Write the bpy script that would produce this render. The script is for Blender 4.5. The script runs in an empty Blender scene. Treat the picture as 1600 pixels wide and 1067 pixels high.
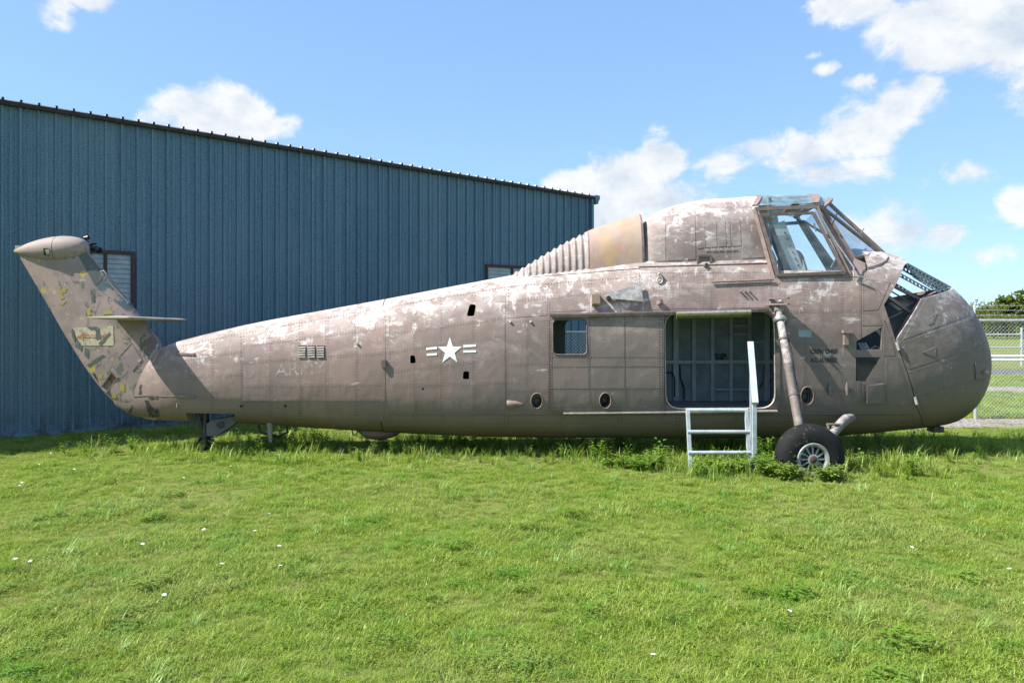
import bpy, bmesh, math, random
import numpy as np
from mathutils import Vector, Matrix
R = math.radians
random.seed(11); rng = np.random.default_rng(11)
sc = bpy.context.scene
C = sc.collection

# ------------------------------------------------------------------ camera
F = 1225.0          # focal length in pixels of the 1600 px wide photograph
HY = 505.0          # horizon row
H = 1.85            # eye height, m
D = 11.45           # distance to the helicopter's centre plane, m
cam_d = bpy.data.cameras.new('camera'); cam = bpy.data.objects.new('camera', cam_d); C.objects.link(cam)
cam.location = (0, 0, H); cam.rotation_euler = (R(90), 0, 0)
cam_d.sensor_width = 36; cam_d.lens = F/1600*36
cam_d.shift_y = -(533.5-HY)/1600
cam_d.clip_start = 0.05; cam_d.clip_end = 6000
sc.camera = cam
sc.render.resolution_x, sc.render.resolution_y = 1024, 682
sc.view_settings.view_transform = 'Standard'; sc.view_settings.look = 'None'
sc.view_settings.gamma = 1; sc.view_settings.use_curve_mapping = False
sc.view_settings.exposure = 0.97
sc.cycles.max_bounces = 8; sc.cycles.transparent_max_bounces = 16

# ------------------------------------------------------------------ sky, clouds, sun
S = Vector((-0.86, -0.22, 1.0)).normalized()
world = bpy.data.worlds.new('World'); sc.world = world; world.use_nodes = True
nt = world.node_tree; nt.nodes.clear()
def wn(t, **k):
    n = nt.nodes.new(t)
    for a, b in k.items(): setattr(n, a, b)
    return n
def wmath(op, a, b=None, c=None, clamp=False):
    n = wn('ShaderNodeMath', operation=op); n.use_clamp = clamp
    for i, v in enumerate((a, b, c)):
        if v is None: continue
        if isinstance(v, (int, float)): n.inputs[i].default_value = v
        else: nt.links.new(v, n.inputs[i])
    return n.outputs[0]
sky = wn('ShaderNodeTexSky', sky_type='NISHITA')
sky.sun_disc = False
sky.sun_elevation = math.asin(S.z); sky.sun_rotation = math.atan2(S.x, S.y)
sky.altitude = 150; sky.air_density = 1.0; sky.dust_density = 0.15; sky.ozone_density = 2.0
tc = wn('ShaderNodeTexCoord')
sep = wn('ShaderNodeSeparateXYZ'); nt.links.new(tc.outputs['Generated'], sep.inputs[0])
az = wmath('ARCTAN2', sep.outputs[0], sep.outputs[1])
el = wmath('ARCSINE', sep.outputs[2])
comb = wn('ShaderNodeCombineXYZ'); nt.links.new(az, comb.inputs[0]); nt.links.new(el, comb.inputs[1])
def noise_w(scale, detail, rough, off=(0, 0, 0), src=None, dist=0.0):
    mp = wn('ShaderNodeMapping'); mp.inputs['Location'].default_value = off
    mp.inputs['Scale'].default_value = (1, 1.25, 1)
    nt.links.new(src or comb.outputs[0], mp.inputs[0])
    n = wn('ShaderNodeTexNoise'); n.inputs['Scale'].default_value = scale; n.inputs['Detail'].default_value = detail
    n.inputs['Roughness'].default_value = rough; n.inputs['Distortion'].default_value = dist
    nt.links.new(mp.outputs[0], n.inputs[0]); return n.outputs[0]
blobs = [(300,168,58,34,1),(372,172,54,36,1),(345,192,95,28,1.2),(95,12,32,24,.7),(135,2,46,16,.7),
 (1030,252,42,38,1.25),(985,284,66,46,1.25),(1005,322,98,46,1.15),(905,292,52,20,.9),(965,345,120,42,.9),
 (1130,256,50,26,.75),(1190,232,42,20,.75),(1262,243,66,34,.9),(1332,208,70,42,.95),(1402,168,58,38,.95),(1442,138,32,24,.9),(1295,268,95,24,.8),
 (1335,8,80,30,.85),(1450,22,95,38,.95),(1485,66,100,46,1),(1565,48,95,64,1),
 (1262,88,20,9,.6),(1282,108,22,9,.55),(1347,127,24,9,.5),
 (1412,356,66,36,.85),(1475,366,60,28,.75),(1500,273,55,20,.65),(1592,320,30,26,.8),(1530,400,46,18,.65),(1360,362,44,28,.7),
 (1700,120,120,60,.9),(1780,300,110,40,.8),(-120,120,120,50,.9),(-260,300,140,40,.8),(600,-220,160,60,.9),(1100,-300,190,70,.9)]
acc = None
for (bx, by, rx, ry, dn) in blobs:
    a0 = math.atan((bx-800)/F); e0 = math.atan((HY-by)/math.hypot(F, bx-800))
    kx = math.cos(a0)**2
    mp = wn('ShaderNodeVectorMath', operation='SUBTRACT'); nt.links.new(comb.outputs[0], mp.inputs[0]); mp.inputs[1].default_value = (a0, e0, 0)
    ml = wn('ShaderNodeVectorMath', operation='MULTIPLY'); nt.links.new(mp.outputs[0], ml.inputs[0]); ml.inputs[1].default_value = (F/(rx*1.25*kx), F/(ry*1.25*math.sqrt(kx)), 0)
    ln = wn('ShaderNodeVectorMath', operation='LENGTH'); nt.links.new(ml.outputs[0], ln.inputs[0])
    v = wmath('MULTIPLY_ADD', ln.outputs['Value'], -dn, dn)
    acc = v if acc is None else wmath('MAXIMUM', acc, v)
# clouds go on all round, outside the part of the sky in view
big = noise_w(2.6, 3, .5, (3.1, 1.7, 0))
beyond = wmath('MULTIPLY_ADD', wmath('ABSOLUTE', az), 3.0, -2.4, clamp=True)
bigc = wmath('MULTIPLY', wmath('MULTIPLY_ADD', big, 4.0, -2.05), beyond)
acc = wmath('MAXIMUM', wmath('MAXIMUM', acc, -0.6), wmath('SUBTRACT', bigc, wmath('MULTIPLY_ADD', beyond, -0.6, 0.6)))
n1 = noise_w(13, 9, .62, (0.3, 0.9, 0), dist=.25)
n2 = noise_w(34, 6, .6, (5.3, 2.9, 0))
dens = wmath('ADD', acc, wmath('MULTIPLY_ADD', n1, 2.3, -1.15))
dens = wmath('ADD', dens, wmath('MULTIPLY_ADD', n2, .5, -.25))
mr = wn('ShaderNodeMapRange', interpolation_type='SMOOTHSTEP'); nt.links.new(dens, mr.inputs[0])
mr.inputs[1].default_value = 0.0; mr.inputs[2].default_value = 0.52; mr.inputs[3].default_value = 0; mr.inputs[4].default_value = .93
up = wmath('GREATER_THAN', el, 0.0)
mask = wmath('MULTIPLY', mr.outputs[0], up)
n3 = noise_w(13, 9, .62, (0.3-.03, 0.9+.05, 0), dist=.25)
shade = wmath('ADD', wmath('MULTIPLY', wmath('SUBTRACT', n1, n3), 3.0), wmath('MULTIPLY_ADD', dens, -.12, .72), clamp=True)
cr = wn('ShaderNodeMix', data_type='RGBA'); nt.links.new(shade, cr.inputs[0])
cr.inputs[6].default_value = (2.75, 3.1, 3.5, 1); cr.inputs[7].default_value = (4.1, 4.15, 4.15, 1)
mx = wn('ShaderNodeMix', data_type='RGBA'); nt.links.new(mask, mx.inputs[0])
gm = wn('ShaderNodeGamma'); gm.inputs[1].default_value = .5; nt.links.new(sky.outputs[0], gm.inputs[0])     # gamma grade evens the sky brightness out
tint = wn('ShaderNodeMix', data_type='RGBA', blend_type='MULTIPLY'); tint.inputs[0].default_value = 1; tint.inputs[7].default_value = (1.10, 1.50, 2.06, 1)
nt.links.new(gm.outputs[0], tint.inputs[6]); nt.links.new(tint.outputs[2], mx.inputs[6]); nt.links.new(cr.outputs[2], mx.inputs[7])
bg = wn('ShaderNodeBackground'); bg.inputs[1].default_value = 0.125
nt.links.new(mx.outputs[2], bg.inputs[0])
wo = wn('ShaderNodeOutputWorld'); nt.links.new(bg.outputs[0], wo.inputs[0])

sun_d = bpy.data.lights.new('sun', 'SUN'); sun = bpy.data.objects.new('sun', sun_d); C.objects.link(sun)
sun_d.energy = 5.0; sun_d.angle = R(0.53); sun_d.color = (1, .955, .89)
sun.rotation_euler = S.to_track_quat('Z', 'Y').to_euler(); sun.location = (-20, -5, 30)

# ------------------------------------------------------------------ mesh helpers
def V(*a): return Vector(a)
def P(px, py, Y): return Vector(((px-800)*Y/F, Y, H-(py-HY)*Y/F))
def CX(px): return (px-800)*D/F
def CZ(py): return H-(py-HY)*D/F

class MB:
    def __init__(s): s.v = []; s.f = []
    def quad(s, a, b, c, d):
        i = len(s.v); s.v += [tuple(a), tuple(b), tuple(c), tuple(d)]; s.f.append((i, i+1, i+2, i+3)); return s
    def poly(s, pts):
        i = len(s.v); s.v += [tuple(p) for p in pts]; s.f.append(tuple(range(i, i+len(pts)))); return s
    def box(s, c, d, rot=None):
        c = Vector(c); i = len(s.v)
        for x in (-1, 1):
            for y in (-1, 1):
                for z in (-1, 1):
                    p = Vector((x*d[0]/2, y*d[1]/2, z*d[2]/2))
                    if rot is not None: p = rot @ p
                    s.v.append(tuple(c+p))
        for f in ((0,1,3,2),(4,6,7,5),(0,4,5,1),(2,3,7,6),(0,2,6,4),(1,5,7,3)): s.f.append(tuple(i+k for k in f))
        return s
    def bar(s, p0, p1, w, h, up=(0, 0, 1)):
        p0, p1 = Vector(p0), Vector(p1); t = (p1-p0).normalized(); u = Vector(up)
        if abs(t.dot(u)) > .98: u = Vector((1, 0, 0))
        a = t.cross(u).normalized(); b = a.cross(t).normalized(); i = len(s.v)
        for p in (p0, p1):
            for (x, y) in ((-1,-1),(1,-1),(1,1),(-1,1)): s.v.append(tuple(p+a*x*w/2+b*y*h/2))
        s.f += [(i,i+3,i+2,i+1),(i+4,i+5,i+6,i+7)]
        for k in range(4): s.f.append((i+k, i+(k+1)%4, i+4+(k+1)%4, i+4+k))
        return s
    def tube(s, pts, r, seg=10, cap=True):
        pts = [Vector(p) for p in pts]; n = len(pts); rr = r if isinstance(r, (list, tuple)) else [r]*n
        i0 = len(s.v); pa = None
        for k, p in enumerate(pts):
            t = (pts[min(k+1, n-1)]-pts[max(k-1, 0)]).normalized()
            if pa is None:
                u = Vector((0, 0, 1)) if abs(t.z) < .9 else Vector((1, 0, 0)); pa = t.cross(u).normalized()
            else: pa = (pa-t*pa.dot(t)).normalized()
            b = t.cross(pa)
            for j in range(seg):
                a = 2*math.pi*j/seg; s.v.append(tuple(p+(pa*math.cos(a)+b*math.sin(a))*rr[k]))
        for k in range(n-1):
            for j in range(seg):
                j2 = (j+1) % seg
                s.f.append((i0+k*seg+j, i0+k*seg+j2, i0+(k+1)*seg+j2, i0+(k+1)*seg+j))
        if cap:
            s.f.append(tuple(i0+j for j in reversed(range(seg)))); s.f.append(tuple(i0+(n-1)*seg+j for j in range(seg)))
        return s
    def lathe(s, prof, c, axis, seg=32, close=False):
        """prof: (along axis, radius)"""
        c = Vector(c); t = Vector(axis).normalized(); u = Vector((0,0,1)) if abs(t.z) < .9 else Vector((1,0,0))
        a = t.cross(u).normalized(); b = t.cross(a); i0 = len(s.v); n = len(prof)
        for (h, r) in prof:
            for j in range(seg):
                an = 2*math.pi*j/seg; s.v.append(tuple(c+t*h+(a*math.cos(an)+b*math.sin(an))*max(r, 1e-4)))
        for k in range(n if close else n-1):
            k2 = (k+1) % n
            for j in range(seg):
                j2 = (j+1) % seg
                s.f.append((i0+k*seg+j, i0+k*seg+j2, i0+k2*seg+j2, i0+k2*seg+j))
        return s
    def mesh(s, name, smooth=0, fix=True):
        m = bpy.data.meshes.new(name); m.from_pydata(s.v, [], s.f); m.update()
        if fix:
            b = bmesh.new(); b.from_mesh(m); bmesh.ops.recalc_face_normals(b, faces=b.faces); b.to_mesh(m); b.free()
        if smooth: finish(m, smooth)
        return m
    def build(s, name, mat, parent=None, smooth=0, fix=True):
        return link(name, s.mesh(name, smooth, fix), mat, parent)
def finish(m, ang=35):
    m.shade_smooth(); m.set_sharp_from_angle(angle=R(ang))
def link(name, m, mat, parent=None):
    o = bpy.data.objects.new(name, m); C.objects.link(o)
    if mat and not m.materials: m.materials.append(mat)
    if parent is not None:
        o.parent = parent
        q = parent; L = Vector()
        while q is not None: L += q.location; q = q.parent
        o.location = -L if parent.type == 'EMPTY' else (0, 0, 0)
    return o
def tag(o, label=None, cat=None, group=None, kind=None):
    for k, v in (('label', label), ('category', cat), ('group', group), ('kind', kind)):
        if v: o[k] = v
    return o
def empty(name, loc, label, cat, group=None):
    o = bpy.data.objects.new(name, None); C.objects.link(o); o.location = loc; o.empty_display_size = .3
    return tag(o, label, cat, group)

def boolean(o, cutters, op='DIFFERENCE'):
    """apply cutters (list of meshes) to o's mesh"""
    tmp = []
    for i, cm in enumerate(cutters):
        c = bpy.data.objects.new('cut', cm); C.objects.link(c); tmp.append(c)
        md = o.modifiers.new('b%d' % i, 'BOOLEAN'); md.operation = op; md.object = c; md.solver = 'EXACT'
    bpy.context.view_layer.update()
    dg = bpy.context.evaluated_depsgraph_get()
    loc = o.matrix_world.copy()
    m = bpy.data.meshes.new_from_object(o.evaluated_get(dg), preserve_all_data_layers=True, depsgraph=dg)
    o.modifiers.clear(); o.data = m
    for c in tmp: bpy.data.objects.remove(c)
    return o

# ------------------------------------------------------------------ materials
class NT:
    def __init__(s, name):
        s.m = bpy.data.materials.new(name); s.m.use_nodes = True; s.t = s.m.node_tree; s.t.nodes.clear()
        s.out = s.n('ShaderNodeOutputMaterial')
    def n(s, t, **k):
        n = s.t.nodes.new(t)
        for a, b in k.items(): setattr(n, a, b)
        return n
    def l(s, a, b): s.t.links.new(a, b)
    def val(s, sock, v):
        if isinstance(v, (int, float)): sock.default_value = v
        elif isinstance(v, tuple): sock.default_value = v if len(v) == len(sock.default_value) else (*v, 1)
        else: s.l(v, sock)
    def math(s, op, a, b=0.0, c=None, clamp=False):
        n = s.n('ShaderNodeMath', operation=op); n.use_clamp = clamp
        s.val(n.inputs[0], a); s.val(n.inputs[1], b)
        if c is not None: s.val(n.inputs[2], c)
        return n.outputs[0]
    def coords(s, kind='Object', scale=(1,1,1), loc=(0,0,0), rot=(0,0,0)):
        if kind == 'Position': o = s.n('ShaderNodeNewGeometry').outputs['Position']
        else: o = s.n('ShaderNodeTexCoord').outputs[kind]
        mp = s.n('ShaderNodeMapping'); mp.inputs['Scale'].default_value = scale; mp.inputs['Location'].default_value = loc; mp.inputs['Rotation'].default_value = rot
        s.l(o, mp.inputs[0]); return mp.outputs[0]
    def noise(s, co, scale, detail=4, rough=.5, dist=0):
        n = s.n('ShaderNodeTexNoise'); n.inputs['Scale'].default_value = scale; n.inputs['Detail'].default_value = detail
        n.inputs['Roughness'].default_value = rough; n.inputs['Distortion'].default_value = dist; s.l(co, n.inputs[0]); return n.outputs[0]
    def ramp(s, f, lo, hi, a=0.0, b=1.0):
        n = s.n('ShaderNodeMapRange', interpolation_type='SMOOTHSTEP'); s.val(n.inputs[0], f)
        for i, v in enumerate((lo, hi, a, b)): s.val(n.inputs[i+1], v)
        return n.outputs[0]
    def mix(s, f, a, b, mode='MIX'):
        n = s.n('ShaderNodeMix', data_type='RGBA', blend_type=mode); s.val(n.inputs[0], f); s.val(n.inputs[6], a); s.val(n.inputs[7], b); return n.outputs[2]
    def bump(s, h, strength=.3, dist=.01):
        n = s.n('ShaderNodeBump'); n.inputs['Strength'].default_value = strength; n.inputs['Distance'].default_value = dist; s.l(h, n.inputs['Height']); return n.outputs[0]
    def principled(s, col, rough=.6, metal=0.0, normal=None, spec=.5, **k):
        b = s.n('ShaderNodeBsdfPrincipled'); s.val(b.inputs['Base Color'], col); s.val(b.inputs['Roughness'], rough); s.val(b.inputs['Metallic'], metal)
        b.inputs['Specular IOR Level'].default_value = spec
        if normal is not None: s.l(normal, b.inputs['Normal'])
        for a, v in k.items(): s.val(b.inputs[a], v)
        s.l(b.outputs[0], s.out.inputs[0]); return b
    def rand(s): return s.n('ShaderNodeObjectInfo').outputs['Random']

def simple(name, col, rough=.6, metal=0.0, var=.15, scale=6.0, spec=.4, bump=.0):
    m = NT(name); co = m.coords(); n = m.noise(co, scale, 5, .6)
    c = m.mix(m.ramp(n, .3, .7), tuple(x*(1-var) for x in col), tuple(min(1, x*(1+var)) for x in col))
    nr = m.bump(m.noise(co, scale*6, 3), bump, .004) if bump else None
    m.principled(c, rough, metal, nr, spec); return m.m

def skin_material(name, base, base2, white, amount=1.0, chip_scale=1.0, yellow=0.0, lowgrey=1.0):
    m = NT(name); co = m.coords()
    geo = m.n('ShaderNodeNewGeometry'); sp = m.n('ShaderNodeSeparateXYZ'); m.l(geo.outputs['Normal'], sp.inputs[0])
    po = m.n('ShaderNodeSeparateXYZ'); m.l(co, po.inputs[0])
    big = m.noise(co, .9, 4, .6)
    col = m.mix(m.ramp(big, .38, .62), base, base2)
    # tone differs a little from sheet to sheet
    rd = m.rand()
    col = m.mix(1.0, col, m.mix(rd, (.90, .905, .905), (1.08, 1.07, 1.07)), 'MULTIPLY')
    # the lower cabin sides keep an older, greyer coat
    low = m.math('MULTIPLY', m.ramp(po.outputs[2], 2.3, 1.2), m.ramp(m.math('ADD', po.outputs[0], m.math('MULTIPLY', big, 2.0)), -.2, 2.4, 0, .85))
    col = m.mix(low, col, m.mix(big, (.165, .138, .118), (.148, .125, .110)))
    # streaks run down the sheets
    st = m.noise(m.coords(scale=(7, 7, .7)), 1.6, 5, .6)
    col = m.mix(m.ramp(st, .5, .78, 0, .35), col, tuple(x*.72 for x in base2))
    if yellow:
        col = m.mix(m.ramp(m.noise(m.coords(scale=(1.2, 1, .8), loc=(3.7, 1, 2)), 3.2, 3, .5), .5, .62, 0, yellow), col, (.42, .29, .13))
        col = m.mix(m.ramp(m.noise(m.coords(scale=(1.2, 1, .8), loc=(9.7, 4, 2)), 4, 3, .5), .55, .64, 0, yellow), col, (.40, .22, .14))
    # chalky fading, soft edged
    fade = m.noise(m.coords(scale=(1.6*chip_scale, 1.6*chip_scale, 2.4*chip_scale), loc=(2, 6, 4)), 1.5, 8, .72, .4)
    fl_ = m.math('ADD', fade, m.math('ADD', m.math('MULTIPLY', sp.outputs[2], .14), m.ramp(po.outputs[2], .6, 2.4, -.07, .03)))
    col = m.mix(m.ramp(fl_, .47, .70, 0, .62*min(1, max(amount, .3))), col, m.mix(.42, base, white))
    # bleached and flaked paint, heaviest where rain and sun lie on the skin
    a = m.noise(m.coords(scale=(2.2*chip_scale, 2.2*chip_scale, 5.0*chip_scale)), 1.7, 7, .66, .3)
    b = m.noise(m.coords(scale=(6.0*chip_scale, 6*chip_scale, 1.9*chip_scale), loc=(4, 2, 9)), 1.6, 7, .66, .2)
    g = m.noise(m.coords(loc=(7, 3, 1)), 1.15, 3, .5)
    ab = m.math('MAXIMUM', a, m.math('SUBTRACT', b, .015))
    vec = m.n('ShaderNodeTexVoronoi', distance='CHEBYCHEV', feature='F1'); vec.inputs['Scale'].default_value = 5.5*chip_scale; m.l(m.coords(scale=(1, 1, 1)), vec.inputs[0])
    cell = m.n('ShaderNodeSeparateXYZ'); m.l(vec.outputs['Color'], cell.inputs[0])
    ab = m.math('ADD', ab, m.math('MULTIPLY_ADD', cell.outputs[0], .10, -.05))
    upz = m.math('MULTIPLY', sp.outputs[2], .19)
    hz = m.ramp(po.outputs[2], .75, 2.1, -.055, .032)
    lev = m.math('ADD', m.math('ADD', ab, m.math('ADD', upz, hz)), m.math('MULTIPLY_ADD', g, .36, -.18))
    gen = m.n('ShaderNodeSeparateXYZ'); m.l(m.n('ShaderNodeTexCoord').outputs['Generated'], gen.inputs[0])
    ed = m.math('MAXIMUM', m.math('ABSOLUTE', m.math('SUBTRACT', gen.outputs[0], .5)), m.math('ABSOLUTE', m.math('SUBTRACT', gen.outputs[2], .5)))
    lev = m.math('ADD', lev, m.math('ADD', m.ramp(ed, .42, .50, 0, .03), m.math('MULTIPLY_ADD', rd, .09, -.045)))
    chip = m.ramp(lev, .668-.03*amount, .775-.03*amount, 0, .85*min(1, amount))
    fine = m.ramp(m.noise(co, 26, 4, .7), .35, .6, .45, 1)
    chip = m.math('MULTIPLY', chip, fine)
    col = m.mix(chip, col, white)
    # a scatter of tiny chips everywhere
    sc_ = m.ramp(m.noise(m.coords(loc=(1, 8, 2)), 17, 5, .7), .66, .71, 0, .55)
    col = m.mix(m.math('MULTIPLY', sc_, m.ramp(g, .4, .6)), col, white)
    # darker brown tone where the skin faces down
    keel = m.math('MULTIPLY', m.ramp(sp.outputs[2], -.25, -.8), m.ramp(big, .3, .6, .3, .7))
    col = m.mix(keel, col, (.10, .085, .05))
    dents = m.noise(co, 2.2, 2, .5)
    nr = m.bump(m.math('ADD', m.math('ADD', dents, m.math('MULTIPLY', m.noise(m.coords(scale=(1, 1, .5)), 6.5, 2), .35)), m.math('MULTIPLY', m.noise(co, 40, 3), .03)), .5, .035)
    m.principled(col, m.ramp(chip, 0, 1, .62, .5), 0.0, nr, .35); return m.m

M = {}
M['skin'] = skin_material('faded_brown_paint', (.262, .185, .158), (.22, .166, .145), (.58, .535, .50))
M['dome'] = skin_material('flaking_brown_paint', (.235, .172, .152), (.205, .16, .145), (.66, .62, .59), 1.0, .95)
M['hood'] = skin_material('heat_stained_paint', (.335, .225, .185), (.36, .27, .20), (.62, .58, .52), -.6, 1, .6)
M['metal_flaked'] = skin_material('flaked_bare_metal', (.26, .205, .18), (.21, .16, .14), (.42, .39, .36), .9, 1.7)
M['nose'] = skin_material('nose_paint', (.185, .145, .13), (.16, .135, .125), (.44, .42, .41), 2.2, 1.3)
M['trim'] = simple('trim_paint', (.225, .165, .145), .6, 0, .2, 9, .35)
M['dark_trim'] = simple('dark_frame_paint', (.15, .115, .10), .6, 0, .25, 12)
M['light_edge'] = simple('worn_edge_metal', (.50, .45, .40), .5, .2, .25, 18)
M['hole'] = simple('dark_recess', (.02, .018, .017), .8)
M['cabin'] = simple('cabin_green_paint', (.22, .27, .28), .6, 0, .18, 4, .3)
M['cabin_rib'] = simple('cabin_rib_paint', (.38, .43, .43), .55, 0, .15, 5, .3)
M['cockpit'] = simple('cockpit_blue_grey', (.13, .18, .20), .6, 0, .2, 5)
M['seat'] = simple('seat_armour', (.33, .38, .40), .5, 0, .15, 5)
M['white'] = simple('white_insignia', (.80, .80, .78), .6, 0, .05, 20)
M['black_ink'] = simple('black_stencil', (.022, .019, .018), .7, 0, .3, 60)
M['strut'] = skin_material('strut_paint', (.27, .225, .205), (.21, .175, .16), (.52, .50, .48), 1.4, 3.0)
M['steel'] = simple('dull_steel', (.42, .42, .41), .4, .7, .25, 20)
M['dark_metal'] = simple('oily_dark_metal', (.05, .055, .06), .35, .5, .4, 20)
M['olive'] = simple('olive_foam', (.12, .115, .035), .8, 0, .3, 25, .2, .3)
M['foam_top'] = simple('grey_tape', (.22, .22, .18), .7, 0, .3, 30)
M['foam_chalk'] = simple('chalk', (.46, .43, .40), .9)
M['ladder'] = simple('pale_blue_grey_paint', (.36, .41, .43), .55, 0, .16, 9, .35)
M['rivet'] = simple('rivet_heads', (.06, .046, .04), .6)
M['galv'] = simple('galvanised_steel', (.55, .57, .58), .42, .55, .15, 12)
M['dull_rim'] = simple('dull_rim_metal', (.28, .29, .28), .55, .3, .3, 14)
M['wire'] = simple('fence_wire', (.62, .64, .64), .5, .25, .1, 30)
def worn(name, col, under, lo, hi, scale=9):
    m = NT(name); co = m.coords(); n = m.noise(co, scale, 7, .72)
    c = m.mix(m.noise(co, 5, 3), tuple(x*.8 for x in col), tuple(x*1.15 for x in col))
    m.principled(m.mix(m.ramp(n, lo, hi), c, under), .65, 0, None, .3); return m.m
M['yellow'] = worn('chromate_yellow', (.33, .265, .07), (.30, .24, .20), .52, .62, 22)
M['decal'] = worn('pale_yellow_decal', (.44, .40, .26), (.29, .235, .20), .50, .60)
M['arrow'] = worn('faded_red_arrow', (.32, .13, .07), (.40, .35, .24), .50, .60, 14)
M['scar'] = worn('bare_dark_scar', (.055, .05, .045), (.16, .13, .115), .5, .66, 16)
M['teal'] = worn('old_green_paint', (.085, .105, .095), (.20, .165, .145), .52, .66, 14)
M['grey_net'] = simple('screen_wire', (.07, .075, .065), .6, .2, .2, 10)

def pylon_material():
    m = NT('peeling_pylon_paint'); co = m.coords()
    col = m.mix(m.ramp(m.noise(co, 2.2, 4, .6), .4, .6), (.315, .235, .20), (.235, .185, .165))
    g = m.noise(m.coords(scale=(1.5, 1, 1.1), loc=(2.2, 0, 5.2), rot=(0, R(35), 0)), 3.6, 9, .76, .8)
    patch = m.ramp(g, .535, .585, 0, .85)
    col = m.mix(patch, col, m.mix(m.noise(co, 9, 3), (.06, .085, .075), (.12, .115, .10)))
    w = m.ramp(m.noise(m.coords(loc=(4, 2, 3)), 7, 6, .7), .60, .66, 0, .8)
    col = m.mix(w, col, (.43, .37, .32))
    y = m.ramp(m.noise(m.coords(loc=(14, 2, 7)), 5.2, 2, .4), .70, .715, 0, .8)
    col = m.mix(y, col, (.42, .33, .06))
    m.principled(col, .62, 0, m.bump(m.noise(co, 3, 3), .3, .02), .35); return m.m
M['pylon'] = pylon_material()
def strip_material():
    m = NT('green_leading_edge'); co = m.coords()
    n = m.noise(m.coords(loc=(5, 2, 0)), 4.5, 6, .65)
    col = m.mix(m.ramp(n, .5, .55), (.075, .11, .115), (.30, .225, .19))
    m.principled(col, .55, 0, None, .4); return m.m
M['leading'] = strip_material()

def rubber_material():
    m = NT('muddy_tyre_rubber'); co = m.coords()
    col = m.mix(m.noise(co, 3, 3), (.010, .011, .012), (.020, .020, .020))
    mud = m.ramp(m.noise(co, 9, 7, .75), .57, .64, 0, .9)
    mud = m.math('MULTIPLY', mud, m.ramp(m.noise(m.coords(loc=(1, 0, 0)), 2.4, 2), .42, .58))
    col = m.mix(mud, col, (.16, .115, .055))
    m.principled(col, .75, 0, m.bump(m.noise(co, 14, 5), .3, .01), .15); return m.m
M['rubber'] = rubber_material()

def glass_material(name, tint, dust, film=(.55, .62, .66)):
    m = NT(name)
    tr = m.n('ShaderNodeBsdfTransparent'); tr.inputs[0].default_value = (*tint, 1)
    df = m.n('ShaderNodeBsdfDiffuse')
    co = m.coords(); df.inputs[0].default_value = (*film, 1)
    gl = m.n('ShaderNodeBsdfGlossy'); gl.inputs['Roughness'].default_value = .08
    a = m.n('ShaderNodeMixShader'); m.l(m.ramp(m.noise(co, 3.5, 6, .65), .35, .75, dust*.4, dust*1.6), a.inputs[0]); m.l(tr.outputs[0], a.inputs[1]); m.l(df.outputs[0], a.inputs[2])
    fr = m.n('ShaderNodeFresnel'); fr.inputs[0].default_value = 1.45
    b = m.n('ShaderNodeMixShader'); m.l(m.math('MULTIPLY', fr.outputs[0], .3), b.inputs[0]); m.l(a.outputs[0], b.inputs[1]); m.l(gl.outputs[0], b.inputs[2])
    m.l(b.outputs[0], m.out.inputs[0]); return m.m
M['glass'] = glass_material('dusty_plexiglass', (.95, .98, .99), .13)
M['roof_glass'] = glass_material('green_roof_plexiglass', (.74, .87, .85), .6, (.36, .46, .44))
M['pane'] = simple('dirty_window_pane', (.20, .26, .28), .35, 0, .25, 4, .5)

def wall_material():
    m = NT('weathered_blue_sheet_metal'); co = m.coords()
    sp = m.n('ShaderNodeSeparateXYZ'); m.l(co, sp.inputs[0])
    a = m.noise(m.coords(scale=(1, 1, .35)), 16, 8, .78)
    b = m.noise(co, 60, 5, .8)
    c = m.noise(m.coords(scale=(5, 5, .10)), 2.2, 6, .66)
    col = m.mix(m.ramp(c, .38, .64), (.072, .150, .212), (.125, .23, .305))
    col = m.mix(m.ramp(a, .42, .62, 0, .55), col, (.115, .205, .265))
    col = m.mix(m.ramp(b, .50, .60, 0, .8), col, (.20, .30, .355))
    col = m.mix(m.ramp(m.noise(m.coords(loc=(3, 3, 3)), 45, 5, .8), .52, .60, 0, .7), col, (.022, .045, .065))
    col = m.mix(m.rand(), col, m.mix(1.0, col, (.86, .90, .93), 'MULTIPLY'))
    fd = m.noise(m.coords(loc=(8, 1, 0)), .35, 4, .6)
    col = m.mix(m.ramp(fd, .42, .66, 0, .35), col, (.15, .22, .265))
    col = m.mix(m.math('MULTIPLY', m.ramp(sp.outputs[2], .55, .02), m.ramp(m.noise(m.coords(scale=(1, 1, .6)), 6, 5, .7), .4, .65)), col, (.06, .075, .06))
    m.principled(col, .5, .15, m.bump(b, .15, .004), .4); return m.m
M['wall'] = wall_material()
M['roof'] = simple('zinc_roof', (.62, .64, .65), .45, .3, .1, 3)
M['rust_trim'] = simple('rusty_dark_trim', (.035, .022, .018), .7, 0, .4, 10)
M['window_frame'] = simple('maroon_window_frame', (.05, .025, .022), .6, 0, .3, 12)
M['louvre'] = simple('pale_louvre', (.30, .36, .38), .5, 0, .15, 8)

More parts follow.
